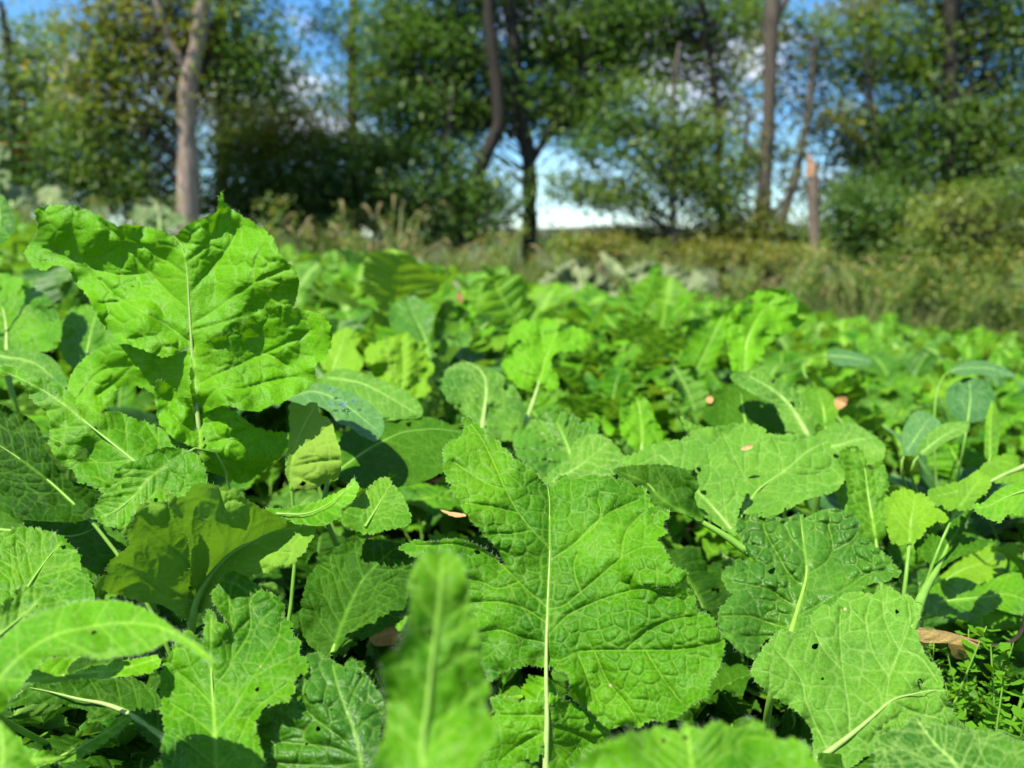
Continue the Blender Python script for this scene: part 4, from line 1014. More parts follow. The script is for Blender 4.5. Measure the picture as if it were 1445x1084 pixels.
KINDS_ = ['round', 'lobed', 'lobed', 'long', 'lobed', 'smooth', 'round', 'lobed', 'lobed', 'round', 'lobed', 'lobed']
LIB, LIBF = [], []
for i, k in enumerate(KINDS_):
    r = random.Random(i)
    kw = dict(size=r.uniform(0.13, 0.17), pet=r.uniform(0.10, 0.16), a0=r.uniform(68, 86), a1=r.choice([35, 10, -15, -40, 25]), fold=r.uniform(0.05, 0.5), rim=r.uniform(0.010, 0.024) if k != 'smooth' else 0.002,
              puck=r.uniform(0.0012, 0.0032) if k != 'smooth' else 0.0002, ribr=r.uniform(0.0013, 0.0022))
    b, t = gen_leaf(200 + i, k, **kw)
    LIB.append((b, t, k))
    b2, t2 = gen_leaf(200 + i, k, nv=15, nt=4, **kw)
    LIBF.append((b2, t2, k))

MESHC = {}
def lib_mesh(i, mat, far, rib='stem'):
    key = (i, mat, far)
    if key not in MESHC:
        (b, t, k) = (LIBF if far else LIB)[i]
        if far:
            mb = MB(); mb.add(b[0], b[1], 0, **b[2]); mb.add(t[0], t[1], 1, vein=0.0, net=0.0, tone=0.5, rim=0.0)
            MESHC[key] = (mb.mesh('leaf', [M[mat], M[rib]]), None)
        else:
            MESHC[key] = (mk_mesh('leaf', b[0], b[1], M[mat], b[2]), mk_mesh('midrib', t[0], t[1], M[rib]))
    return MESHC[key]

def make_plant(proto_id, tones, far, nleaf, r, name='brassica_plant'):
    root = empty(name, (0, 0, 0))
    ph = r.uniform(0, 6.28)
    for k in range(nleaf):
        i = r.randrange(len(LIB))
        if tones == 'teal': i = r.choice([5, 5, 0, 6])
        mat = r.choices(*{'green': (['bright', 'yellow', 'matte', 'glossy'], [6, 2.5, 1.5, 1.5]), 'teal': (['teal'], [1]),
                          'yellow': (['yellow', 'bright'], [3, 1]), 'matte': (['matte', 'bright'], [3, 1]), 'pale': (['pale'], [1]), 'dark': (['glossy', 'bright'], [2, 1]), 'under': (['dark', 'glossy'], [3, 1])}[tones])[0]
        me, rb = lib_mesh(i, mat, far)
        o = mk_obj('leaf', me, root)
        q = k / nleaf
        tilt = math.radians(-8 + 34 * q + r.uniform(-8, 8))
        s = r.uniform(0.75, 1.1) * (1.0 - 0.25 * q)
        o.rotation_euler = Euler((-tilt + 0.0, r.uniform(-0.3, 0.3), ph + k * 2.4 + r.uniform(-0.3, 0.3)))
        o.scale = (s, s, s)
        o.location = (0, 0, -0.01)
        if rb is not None:
            mk_obj('midrib', rb, o)
    return root

def copy_tree(o, parent=None):
    c = o.copy(); COL.objects.link(c); c.parent = parent
    for ch in o.children: copy_tree(ch, c)
    return c

# hollows kept free so that nothing covers the leaves in front
spots = []
rr = random.Random(5)
y = 0.30
while y < 8.5:
    stp = 0.105 if y < 0.75 else (0.145 + 0.02 * min(y, 4) if y < 3 else 0.22)
    half = y * 0.70 + 0.35
    x = -half + rr.uniform(0, stp)
    while x < half:
        spots.append((x + rr.uniform(-0.3, 0.3) * stp, y + rr.uniform(-0.35, 0.35) * stp))
        x += stp * (1.0 if y < 3 else 1.05)
    y += stp * 0.95
spots = [p for p in spots if not (p[1] < 0.30)]
for _q in range(70):
    _y = rr.uniform(0.34, 0.75); spots.append((rr.uniform(-0.62, 0.62) * _y - 0.02, _y))
spots.sort(key=lambda p: p[1])
print('spots', len(spots))

TON = ['green', 'green', 'green', 'yellow', 'matte', 'teal', 'dark']
KW = None
WORD = {'green': 'fresh green', 'yellow': 'yellow-green', 'matte': 'dull green', 'teal': 'blue-green', 'dark': 'glossy dark green', 'under': 'shaded green', 'pale': 'pale wilted'}
PROTO = {}
ZONES = [(0.0, 0.85, 'low shaded', 'in the hollows below the front leaves'), (0.85, 1.5, 'low', 'just behind the front leaves'),
         (1.5, 2.6, 'leafy', 'in the blurred rows beyond the fan shaped leaf'), (2.6, 4.5, 'leafy', 'in the middle of the blurred field'),
         (4.5, 99, 'small', 'near the far end of the field')]
def canopy_scale(x, y):
    s = np.interp(y, [0.3, 0.5, 0.8, 1.1, 1.6, 2.4, 9], [0.34, 0.44, 0.54, 0.76, 0.94, 1.04, 0.88])
    s *= np.interp(x / max(y, 0.3), [-0.65, -0.2, 0.2, 0.45, 0.65], [1.25, 1.05, 1.0, 0.82, 0.72]) if y > 1.2 else 1.0
    return s
far_spots = []
LAB = {}
cnt = 0
for (x, y) in spots:
    if cnt >= 299:
        far_spots.append((x, y)); continue
    far = y > 2.3
    tn = rr.choices(TON, [4, 3, 3, 1.6, 2.2, 0.35 + 0.6 * (x > 0.3), 1.4])[0]
    if y < 0.78 and rr.random() < 0.8: tn = 'under'  # gaps under the front leaves darkened by leaf colour, as painted shade
    key = (tn, far, rr.randrange(3))
    nl = {False: 8, True: 8}[far]
    if key not in PROTO:
        PROTO[key] = make_plant(0, tn, far, nl, rr)
        o = PROTO[key]
    else:
        o = copy_tree(PROTO[key])
    s = float(canopy_scale(x, y)) * rr.uniform(0.88, 1.14)
    o.location = (x, y, float(gz(x, y)) - 0.005)
    o.rotation_euler = (rr.uniform(-0.08, 0.08), rr.uniform(-0.08, 0.08), rr.uniform(0, 6.28))
    o.scale = (s, s, s * rr.uniform(0.9, 1.1))
    xr = x / y * FPX + W0 / 2
    land = ['beyond the tallest leaf', 'in line with the pale trunk', 'in line with the mounded shrub', 'in line with the leaning tree', 'in line with the forked tree',
            'in line with the slender tree', 'in line with the straight tree', 'in line with the broken trunk', 'in line with the dark bush', 'beyond the dry curled leaf'][int(np.clip((xr - 60) / 145, 0, 9))]
    row = int(np.searchsorted([0.55, 0.8, 1.05, 1.3, 1.6, 1.9, 2.25, 2.6, 3.0, 3.4, 3.9, 4.5, 5.2, 6.0, 7.0], y))
    roww = ['front', 'second', 'third', 'fourth', 'fifth', 'sixth', 'seventh', 'eighth', 'ninth', 'tenth', 'eleventh', 'twelfth', 'thirteenth', 'fourteenth', 'fifteenth', 'last'][row]
    base_l = f"{WORD[tn]} plant in the {roww} row, {land}"
    LAB.setdefault(base_l, []).append((s, o))
    cnt += 1
for bl_, L_ in LAB.items():
    L_.sort(key=lambda t: -t[0])
    if len(L_) == 1: tag(L_[0][1], bl_, 'leafy plant', 'brassica plants in rows')
    elif len(L_) == 2:
        tag(L_[0][1], 'larger ' + bl_, 'leafy plant', 'brassica plants in rows'); tag(L_[1][1], 'smaller ' + bl_, 'leafy plant', 'brassica plants in rows')
    else:
        for q_, (s_, o_) in enumerate(L_):
            tag(o_, ('largest ' if q_ == 0 else ('smallest ' if q_ == len(L_) - 1 else 'middling ')) + bl_, 'leafy plant', 'brassica plants in rows')
# the rest of the field beyond the plants one can tell apart
mb = MB()
for (x, y) in far_spots:
    s0 = float(canopy_scale(x, y)) * rr.uniform(0.85, 1.2)
    ph = rr.uniform(0, 6.28)
    for k in range(7):
        b, t, kk = LIBF[rr.randrange(len(LIBF))]
        q = k / 7; s = rr.uniform(0.75, 1.1) * (1 - 0.25 * q)
        mt = Euler((-math.radians(-8 + 34 * q + rr.uniform(-8, 8)), rr.uniform(-0.3, 0.3), ph + k * 2.4)).to_matrix()
        mm_ = np.array(mt)
        V = (b[0] * s) @ mm_.T * s0 + np.array([x, y, float(gz(x, y))])
        mb.add(V, b[1], rr.choice([0, 0, 0, 1, 2]), **b[2])
o = mk_obj('far_brassica_foliage', mb.mesh('far_brassica_foliage', [M['bright'], M['yellow'], M['matte']]))
tag(o, 'mass of small blurred green leaves along the far end of the field', 'foliage', None, 'stuff')
print('far spots', len(far_spots))

# pale wilted plants at the far rim of the field
def pale_plant(outs, d, foot, label, mat='pale', tone=0.0):
    e = plant_at(foot, d, label, 'wilted_plant', 'wilted plant', 'pale wilted plants at the rim of the field', 0.0)
    for o_, rib_ in outs:
        hero_leaf(e, 0, [o_], rib_, db=d, dt=d + 0.25, fold=0.35, und=0.04, ruf=0.035, puck=0.004, cell=0.06, ser=(3.5, 8), mat=mat, ribr=0.006, rib='ribpale', tone=tone, step=2.4)
PL = [
 ([([(-20,205),(8,207),(14,225),(12,255),(4,264),(-20,262)], [(-5,210),(-4,262)])], 3.6, (0, 300), 'pale grey wilted plant at the far left rim, topmost'),
 ([([(0,268),(14,262),(30,264),(32,282),(20,292),(4,286)], [(16,264),(16,290)])], 3.6, (16, 310), 'white wilted plant below the topmost pale one at the left rim'),
 ([([(48,276),(60,266),(80,264),(92,274),(90,288),(70,294),(54,290)], [(72,266),(70,292)])], 3.9, (70, 310), 'pale wilted plant just above the upper left lobe of the tallest leaf'),
 ([([(186,296),(200,284),(216,279),(232,288),(242,300),(260,306),(262,316),(240,322),(212,322),(194,316)], [(218,281),(224,300),(226,320)])], 3.9, (225, 335), 'cream wilted plant standing behind the tip of the tallest green leaf'),
 ([([(40,392),(58,386),(78,390),(88,402),(80,418),(60,424),(44,414)], [(60,388),(64,420)])], 2.4, (62, 440), 'cream wilted plant behind the left margin of the tallest leaf'),
 ([([(488,384),(500,372),(520,362),(538,366),(536,384),(516,394),(496,394)], [(532,366),(500,390)])], 5.0, (512, 405), 'whitish wilted plant below the dark shrubs left of the leaning tree'),
 ([([(566,372),(580,366),(600,370),(602,384),(588,394),(572,390)], [(586,368),(586,392)])], 5.2, (586, 400), 'small cream wilted plant below the foot of the leaning tree'),
 ([([(622,398),(636,394),(648,400),(646,412),(630,416),(620,410)], [(636,396),(634,414)])], 4.4, (634, 425), 'small whitish wilted plant amid green leaves near the leaning tree'),
 ([([(760,404),(772,386),(790,374),(806,368),(818,366),(834,382),(850,392),(866,400),(872,418),(850,426),(820,428),(790,424),(768,418)], [(812,368),(818,400),(816,426)])], 4.6, (818, 440), 'broad grey-green wilted plant right of the forked tree foot'),
 ([([(846,356),(860,362),(876,374),(884,384),(870,388),(856,376)], [(848,358),(880,386)]), ([(880,386),(896,374),(920,370),(950,378),(958,392),(936,402),(904,402),(888,398)], [(950,380),(890,396)])], 4.8, (900, 415), 'grey-green wilted plant beside the broad wilted one'),
 ([([(954,396),(966,386),(984,382),(998,394),(1000,408),(980,416),(962,412)], [(992,390),(964,410)])], 4.7, (978, 425), 'whitish wilted plant below the slender tree'),
]
for outs, d_, ft, lb in PL: pale_plant(outs, d_, ft, lb, tone=-0.2)

# dry leaf on its bent brown stem
dry = empty('dry_leaf', tuple(unproj([(1400, 915)], [0.60])[0]), 'curled tan dry leaf on a bent brown stem beside the broad light leaf', 'dry leaf')
hero_leaf(dry, 8, [[(560,860),(600,855),(700,870),(800,895),(900,925),(1000,955),(1100,985),(1160,1000),(1080,1020),(1010,1035),(920,1005),(820,985),(700,980),(600,975),(565,945)]],
    [(570,870),(760,890),(960,945),(1160,1002)], db=0.57, dt=0.57, dx=0.04, fold=0.1, ruf=0.001, und=0.002, puck=0.0003, ser=(0.4, 20), mat='tan', ribvis=False, petiole=False)
hero_leaf(dry, 8, [[(590,970),(690,985),(700,1010),(680,1035),(630,1030),(600,1010)], [(815,985),(920,1000),(1015,1035),(1010,1075),(950,1110),(880,1110),(840,1080),(825,1030)]],
    [(820,1000),(900,1040),(960,1070)], db=0.60, dt=0.585, fold=0.1, ruf=0.003, puck=0.0006, ser=(1.0, 10), mat='tan', ribvis=False, petiole=False, tone=-0.5)
L = catmull(topx(8, [(640,865),(800,895),(950,940),(1100,985),(1230,1000),(1320,975),(1390,920),(1430,850),(1450,760),(1500,640)]), 5)
dd = np.interp(L[:, 0], [1300, 1400, 1460], [0.565, 0.59, 0.60])
tv, tf = tube_geo(unproj(L, dd) - np.array(dry.location), np.linspace(0.0004, 0.0019, len(L)), 8)
mk_obj('stem', mk_mesh('stem', tv, tf, M['brownstem']), dry)

def bit(reg, outline, d, label, nm='dry_leaf_scrap', cat='dry leaf', mat='tan', tone=0.0, lean=0.004):
    c = topx(reg, outline).mean(0)
    e = empty(nm, tuple(unproj([c], [d])[0]), label, cat)
    hero_leaf(e, reg, [outline], [outline[0], outline[len(outline) // 2]], db=d, dt=d + lean, fold=0.3, und=0.002, ruf=0.001, ser=(0.6, 8), mat='scrap', ribvis=False, petiole=False, tone=tone, step=1.3)
    return e
bit(2, [(1255,630),(1280,600),(1320,585),(1350,600),(1345,640),(1300,655),(1270,650)], 0.56, 'orange-tan scrap of dry leaf low in the shade left of the nearest upright leaf', tone=-0.3)
bit(4, [(176,153),(188,144),(205,140),(213,146),(203,152),(188,157)], 0.655, 'small brown dry speck lying on the flat matte leaf', tone=-0.6)
bit(3, [(250,330),(275,335),(320,342),(325,348),(290,350)], 0.60, 'thin tan straw scrap in the shade beside the middle leaf', tone=0.3)
bit(6, [(680,695),(705,682),(730,690),(725,715),(700,735),(682,725)], 1.0, 'round tan dry leaf among the green leaves behind the flat matte ones', tone=0.2)
bit(6, [(160,690),(175,680),(190,690),(182,712),(165,706)], 0.95, 'tiny orange leaf scrap left of the dark hollow leaf', tone=-0.2)
bit(5, [(528,240),(540,235),(552,265),(540,275),(530,262)], 1.9, 'tiny yellow leaf scrap in the blurred rows below the forked tree', tone=0.2)

# drops of water on the blue-green leaf
m, ns, ls = new_mat('water_drop')
out = nd(ns, 'ShaderNodeOutputMaterial'); gl = nd(ns, 'ShaderNodeBsdfGlass'); gl.inputs['IOR'].default_value = 1.33; gl.inputs['Roughness'].default_value = 0.0
ls.new(gl.outputs[0], out.inputs['Surface']); M['water'] = m
def drop(px, py, r, d, label):
    n = 16; a = np.arange(n) / n * 2 * math.pi
    rings = np.linspace(0.0, math.pi, 10)[1:-1]
    V = [[0, 0, 1]] + [[math.sin(t) * math.cos(b), math.sin(t) * math.sin(b), math.cos(t) * (0.8 if t < 1.57 else 0.5)] for t in rings for b in a] + [[0, 0, -0.5]]
    V = np.array(V) * r
    F4 = [[1 + i * n + j, 1 + (i + 1) * n + j, 1 + (i + 1) * n + (j + 1) % n, 1 + i * n + (j + 1) % n] for i in range(7) for j in range(n)]
    F3 = [[0, 1 + j, 1 + (j + 1) % n] for j in range(n)] + [[len(V) - 1, 1 + 7 * n + (j + 1) % n, 1 + 7 * n + j] for j in range(n)]
    o = mk_obj('water_drop', mk_mesh('water_drop', V, [F3, F4], M['water']))
    p = topx(1, [(px, py)])
    o.location = unproj(p, [d])[0]
    o.rotation_euler = (0.9, 0, 0)
    tag(o, label, 'water drop', 'water drops on the blue-green leaf')
drop(1162, 765, 0.0042, 0.710, 'largest round water drop on the blue-green leaf')
drop(1125, 766, 0.0026, 0.710, 'water drop just left of the largest one on the blue-green leaf')
drop(1203, 758, 0.0020, 0.710, 'small water drop right of the largest one on the blue-green leaf')
drop(1122, 716, 0.0020, 0.730, 'small water drop at the upper rim of the blue-green leaf')
drop(1165, 780, 0.0014, 0.704, 'tiny water drop just below the largest one on the blue-green leaf')

# feathery young weeds at the lower right
WEEDM = leaf_mat('weed_leaf', (0.07, 0.22, 0.005), (0.13, 0.30, 0.01), VEIN, (0.08, 0.22, 0.01), 0.6, 0.35, bump=0.3, spec=0.05)
def weed_proto(r, n=60, h=0.16):
    root = empty('feathery_weed', (0, 0, 0))
    st = MB(); lf = MB()
    for s in range(4):
        a = r.uniform(0, 6.28); ln = h * r.uniform(0.7, 1.1); lean = r.uniform(0.1, 0.5)
        P_ = np.array([[math.cos(a) * lean * ln * t ** 1.4, math.sin(a) * lean * ln * t ** 1.4, ln * t] for t in np.linspace(0, 1, 8)])
        tv, tf = tube_geo(P_, np.linspace(0.0016, 0.0005, 8), 5); st.add(tv, tf)
        for k in range(n):
            t = r.uniform(0.15, 1.0); p = np.array([np.interp(t, np.linspace(0, 1, 8), P_[:, q]) for q in range(3)])
            b = r.uniform(0, 6.28); L_ = r.uniform(0.006, 0.013); el = r.uniform(-0.2, 0.9)
            d_ = np.array([math.cos(b) * math.cos(el), math.sin(b) * math.cos(el), math.sin(el)])
            sd = np.array([-math.sin(b), math.cos(b), 0]) * L_ * 0.32
            up = np.cross(d_, sd) * 0.25
            V = np.array([p, p + d_ * L_ * 0.35 + sd * 0.5 - up, p + d_ * L_ * 0.7 + sd, p + d_ * L_, p + d_ * L_ * 0.75 - sd, p + d_ * L_ * 0.4 - sd * 0.5 - up, p + d_ * L_ * 0.5])
            F = [[0, 1, 6], [1, 2, 6], [2, 3, 6], [3, 4, 6], [4, 5, 6], [5, 0, 6]]
            lf.add(V, F, 0, vein=0.0, net=0.0, tone=r.random(), rim=0.0)
    mk_obj('stem', st.mesh('stem', [M['stem']]), root)
    f = mk_obj('leaflets', lf.mesh('leaflets', [WEEDM], smooth=False), root); f['kind'] = 'stuff'
    return root
r6 = random.Random(9)
wp = [weed_proto(r6) for _ in range(3)]
n = 0
for i in range(20):
    px = r6.uniform(1290, 1470); py = r6.uniform(900, 1075)
    d = r6.uniform(0.50, 0.66)
    p = unproj([(px, py)], [d])[0]
    o = wp[i % 3] if i < 3 else copy_tree(wp[i % 3])
    s = r6.uniform(0.7, 1.1)
    zt = float(gz(p[0], p[1])) ; s = max(0.4, min(1.3, (p[2] - zt) / 0.16))
    o.location = (p[0], p[1], zt); o.scale = (s, s, s); o.rotation_euler = (0, 0, r6.uniform(0, 6))
    tag(o, 'small feathery green weed growing below the dry curled leaf', 'weed', 'feathery weeds below the dry curled leaf')
# ------------------------------------------------------------------ trees behind the field
M['bark_pale'] = plain_mat('bark_pale', (0.15, 0.105, 0.075), (0.36, 0.28, 0.21), 6, 0.9, bump=0.8, stretch=(3, 3, 0.6))
M['bark_grey'] = plain_mat('bark_grey', (0.04, 0.032, 0.022), (0.12, 0.095, 0.07), 6, 0.9, bump=0.8, stretch=(3, 3, 0.6))
M['bark_dark'] = plain_mat('bark_dark', (0.016, 0.014, 0.010), (0.042, 0.034, 0.025), 5, 0.95, bump=0.8, stretch=(3, 3, 0.6))
M['bark_snag'] = plain_mat('bark_snag', (0.09, 0.065, 0.045), (0.24, 0.18, 0.13), 9, 0.9, bump=1.0, stretch=(3, 3, 0.6))
M['wood'] = plain_mat('bare_wood', (0.24, 0.13, 0.07), (0.48, 0.29, 0.17), 14, 0.85, bump=0.6, spec=0.05)
def crown_mat(name, c1, c2, c3, tcol):
    return plain_mat(name, c1, c2, 1.2, 0.55, transl=0.35, tcol=tcol, spec=0.35, attr='tone', c3=c3)
CM = {
    'deep': crown_mat('crown_deep_green', (0.030, 0.080, 0.018), (0.060, 0.125, 0.026), (0.15, 0.22, 0.045), (0.10, 0.22, 0.02)),
    'mid': crown_mat('crown_mid_green', (0.050, 0.110, 0.018), (0.085, 0.150, 0.026), (0.20, 0.25, 0.045), (0.15, 0.27, 0.02)),
    'olive': crown_mat('crown_olive', (0.060, 0.095, 0.014), (0.11, 0.135, 0.02), (0.28, 0.25, 0.04), (0.22, 0.25, 0.02)),
    'lime': crown_mat('crown_lime', (0.085, 0.145, 0.02), (0.14, 0.20, 0.03), (0.28, 0.30, 0.04), (0.25, 0.33, 0.03)),
    'orange': crown_mat('crown_orange', (0.45, 0.16, 0.02), (0.55, 0.25, 0.03), (0.6, 0.35, 0.05), (0.6, 0.25, 0.02)),
    'yellow': crown_mat('crown_yellow', (0.55, 0.42, 0.05), (0.60, 0.5, 0.08), (0.7, 0.6, 0.2), (0.7, 0.5, 0.05)),
}

def blob_points(rng, cx, cy, rx, ry, d, n, thick=0.8):
    """cluster centres inside an ellipsoid that fills this part of the tree"""
    u = rng.normal(size=(n, 3)); u /= np.linalg.norm(u, axis=1)[:, None]
    u *= rng.random((n, 1)) ** 0.42
    C = unproj([(cx, cy)], [d])[0]
    k = d / FPX
    return C + u * np.array([rx * k, thick * (rx + ry) / 2 * k, ry * k])

def foliage(rng, mb, C, nper, spread, leaf, flat=0.42, mi=0, aspect=0.55, tonev=0.35):
    for c in C:
        m = int(nper * rng.uniform(0.6, 1.4))
        P_ = c + rng.normal(size=(m, 3)) * np.array([spread, spread, spread * flat])
        ct = np.clip(rng.normal(0.22, tonev), 0, 1)
        th = rng.uniform(0, 6.28, m); el = rng.normal(-0.25, 0.5, m)
        D = np.stack([np.cos(th) * np.cos(el), np.sin(th) * np.cos(el), np.sin(el)], 1)
        S = np.stack([-np.sin(th), np.cos(th), rng.normal(0, 0.5, m)], 1); S /= np.linalg.norm(S, axis=1)[:, None]
        L = leaf * rng.uniform(0.6, 1.3, m)[:, None]
        Nn = np.cross(D, S)
        a = P_ - D * L * 0.5; b = P_ + D * L * 0.5 - Nn * L * 0.12
        s1 = P_ + S * L * aspect * 0.5 + Nn * L * 0.05; s2 = P_ - S * L * aspect * 0.5 + Nn * L * 0.05
        V = np.stack([a, s1, b, s2], 1).reshape(-1, 3)
        i = np.arange(m) * 4
        mb.add(V, np.stack([i, i + 1, i + 2, i + 3], 1), mi, tone=np.repeat(np.clip(ct + rng.normal(0, 0.15, m), 0, 1), 4))

def limb(mb, P_, r0, r1, rng, n=7, wob=0.06):
    P_ = catmull(np.array(P_, float), 0.35)
    k = len(P_)
    P_ = P_ + rng.normal(size=P_.shape) * wob * np.linspace(0, 1, k)[:, None] * 0.4
    R = np.linspace(r0, r1, k) * (1 + 0.1 * rng.normal(size=k))
    tv, tf = tube_geo(P_, np.abs(R), n)
    mb.add(tv, tf)
    return P_

def tree(name, label, d, trunks, blobs, bark='bark_dark', cat='tree', nper=26, spread=0.30, leaf=0.13, seed=0, cmat='deep', extra=None, twigs=0.5, group='trees behind the field', root_px=None, aspect=0.55, bare=None):
    """trunks: list of (photo points, radius px at the foot, radius px at the top)"""
    rng = np.random.default_rng(900 + seed)
    k = d / FPX
    if trunks:
        f0 = unproj([trunks[0][0][0]], [d])[0]
    else:
        f0 = unproj([root_px], [d])[0]
    foot = np.array([f0[0], f0[1], float(gz(f0[0], f0[1]))])
    root = empty(name, tuple(foot), label, cat, group)
    skel = []
    for ti, (pts, r0, r1) in enumerate(trunks):
        mb = MB()
        W_ = unproj(pts, [d] * len(pts))
        W_[:, 1] = f0[1] + (W_[:, 1] * 0)
        # put points back on their pixels at constant world y
        W_ = np.array([unproj([p], [1.0])[0] for p in pts]); W_ = CAM + (W_ - CAM) * (f0[1] / W_[:, 1])[:, None]
        if ti == 0:
            W_ = np.vstack([[foot[0], foot[1], foot[2] - 0.1], W_]) if W_[0][2] > foot[2] + 0.05 else W_
        L = limb(mb, W_, r0 * k, r1 * k, rng, 9, 0.03)
        if ti == 0:
            n0 = 9; vv = mb.V[0]; fl = np.exp(-(vv[:, 2] - foot[2]) / 0.35)[:, None] * 0.3
            ctr = np.array([L[0][0], L[0][1], 0]); vv[:, :2] += (vv[:, :2] - ctr[:2]) * np.clip(fl, 0, 0.3)
        skel.append(L)
        mb.V = [v - foot for v in mb.V]
        mk_obj('trunk' if ti == 0 or r0 > 6 else 'limb', mb.mesh('trunk', [M[bark]]), root)
    # crown
    mats = []; mb = MB(); tw = MB()
    allC = []
    for b in blobs:
        cx, cy, rx, ry, n = b[:5]; n = int(n * 1.75)
        cm_ = b[5] if len(b) > 5 else cmat
        if cm_ not in mats: mats.append(cm_)
        C = blob_points(rng, cx, cy, rx, ry, d, n)
        foliage(rng, mb, C, nper * 1.7, spread * 1.15, leaf * 0.92, mi=mats.index(cm_), aspect=aspect)
        allC.append(C)
    C = np.concatenate(allC) if allC else np.zeros((0, 3))
    if bare is not None:
        B_ = np.concatenate([blob_points(rng, *b[:4], d, b[4]) for b in bare]); TC = B_
    else:
        TC = C[rng.random(len(C)) < twigs * 0.5] if len(C) else C
    if skel and len(TC):
        S = np.concatenate(skel)
        for c in TC:
            cand = S[S[:, 2] < c[2] + 0.1]
            if not len(cand): cand = S
            dd = np.linalg.norm(cand - c, axis=1) + 0.7 * np.maximum(0, 0.8 - (c[2] - cand[:, 2]))
            q = cand[dd.argmin()]
            mid = (q + c) / 2 + np.array([0, 0, 0.12 * np.linalg.norm(c - q)]) + rng.normal(size=3) * 0.08
            r0 = min(0.03, 0.006 + 0.008 * np.linalg.norm(c - q))
            limb(tw, [q, mid, c], r0, 0.006, rng, 5, 0.1)
        tw.V = [v - foot for v in tw.V]
        mk_obj('branches', tw.mesh('branches', [M['bark_dark']]), root)['kind'] = 'stuff'
    if mb.n:
        mb.V = [v - foot for v in mb.V]
        mk_obj('crown', mb.mesh('crown', [CM[q] for q in mats], smooth=False), root)['kind'] = 'stuff'
    return root

# left: olive-gold tree with the pale trunk
tree('pale_trunked_tree', 'tree with a pale straight lower trunk and thin olive-gold foliage', 12.6,
     [([(265, 330), (266, 240), (264, 160), (270, 105), (282, 40), (296, -60), (300, -200)], 15.5, 8), ([(272, 110), (240, 60), (215, -20), (190, -120)], 5, 2)],
     [(150, 50, 80, 70, 30, 'olive'), (170, 90, 70, 60, 20, 'mid'), (240, -20, 120, 80, 50, 'olive'), (370, 110, 50, 60, 22, 'deep'), (335, 40, 60, 80, 26, 'mid'), (190, 150, 90, 40, 22, 'olive'), (130, 180, 80, 50, 24, 'mid'),
      (275, 50, 45, 50, 16, 'olive'), (300, 90, 30, 30, 6, 'olive'), (240, 90, 30, 24, 5, 'olive'), (130, 110, 26, 26, 5, 'lime'), (240, -220, 200, 120, 60, 'olive'), (120, 110, 12, 12, 2, 'yellow'), (110, 140, 12, 10, 1, 'yellow')],
     bark='bark_pale', nper=30, spread=0.26, leaf=0.115, seed=1)
tree('twin_stemmed_tree', 'dark twin-stemmed tree behind the pale straight trunk', 17.0,
     [([(312, 340), (314, 160), (310, 60), (316, -80), (318, -200)], 10, 6), ([(322, 200), (334, 90), (332, -20), (345, -160)], 6, 4)],
     [(380, 130, 45, 70, 22, 'deep'), (300, 120, 60, 70, 30, 'olive'), (330, -120, 160, 90, 50, 'deep'), (360, 200, 60, 50, 22, 'mid')], nper=28, seed=2, leaf=0.14)
tree('edge_tree', 'dense green tree by the side edge with a few orange leaves', 15.0,
     [([(20, 330), (24, 200), (10, 60), (0, 0)], 8, 3)],
     [(30, 130, 90, 70, 60, 'mid'), (60, 215, 110, 60, 60, 'deep'), (90, 265, 120, 40, 50, 'deep'), (-30, 180, 80, 120, 40, 'deep'), (60, 60, 60, 40, 14, 'mid'), (50, 212, 14, 12, 2, 'orange'), (36, 225, 8, 8, 1, 'orange'), (62, 222, 8, 8, 1, 'orange')],
     nper=30, seed=3, leaf=0.12, bare=[(0, 40, 40, 30, 14)])
tree('olive_shrub', 'wide olive-brown shrub around the foot of the pale straight trunk', 15.0, [([(180, 330), (170, 260), (150, 200)], 3, 1)],
     [(150, 230, 75, 55, 40, 'mid'), (190, 270, 70, 40, 34, 'deep'), (345, 240, 66, 60, 46, 'mid'), (375, 190, 50, 50, 20, 'olive'), (340, 290, 90, 34, 40, 'deep'), (220, 200, 50, 50, 20, 'deep')], nper=32, seed=4, leaf=0.11, spread=0.24, cat='shrub', group='shrubs behind the field')
tree('mounded_shrub', 'dark green mounded shrub sloping down beside the forked tree', 15.5, [([(560, 350), (540, 300), (520, 240)], 5, 2)],
     [(470, 270, 95, 85, 90, 'deep'), (590, 280, 95, 75, 90, 'deep'), (670, 300, 60, 60, 44, 'deep'), (430, 200, 70, 45, 24, 'olive'), (540, 215, 60, 35, 26, 'deep'), (410, 290, 60, 60, 40, 'deep')],
     nper=34, seed=5, leaf=0.13, cat='shrub', group='shrubs behind the field')
tree('slim_dark_tree', 'slim dark tree with airy feathery twigs between two patches of sky', 18.0,
     [([(500, 330), (498, 200), (496, 100), (499, 0), (505, -120)], 8, 6)],
     [(465, 40, 45, 60, 16, 'deep'), (535, 70, 45, 80, 20, 'deep'), (480, 150, 60, 40, 16, 'deep'), (500, -60, 90, 50, 22, 'deep'), (560, 130, 50, 60, 16, 'deep')], nper=24, seed=6, leaf=0.13, twigs=1.0, spread=0.3)
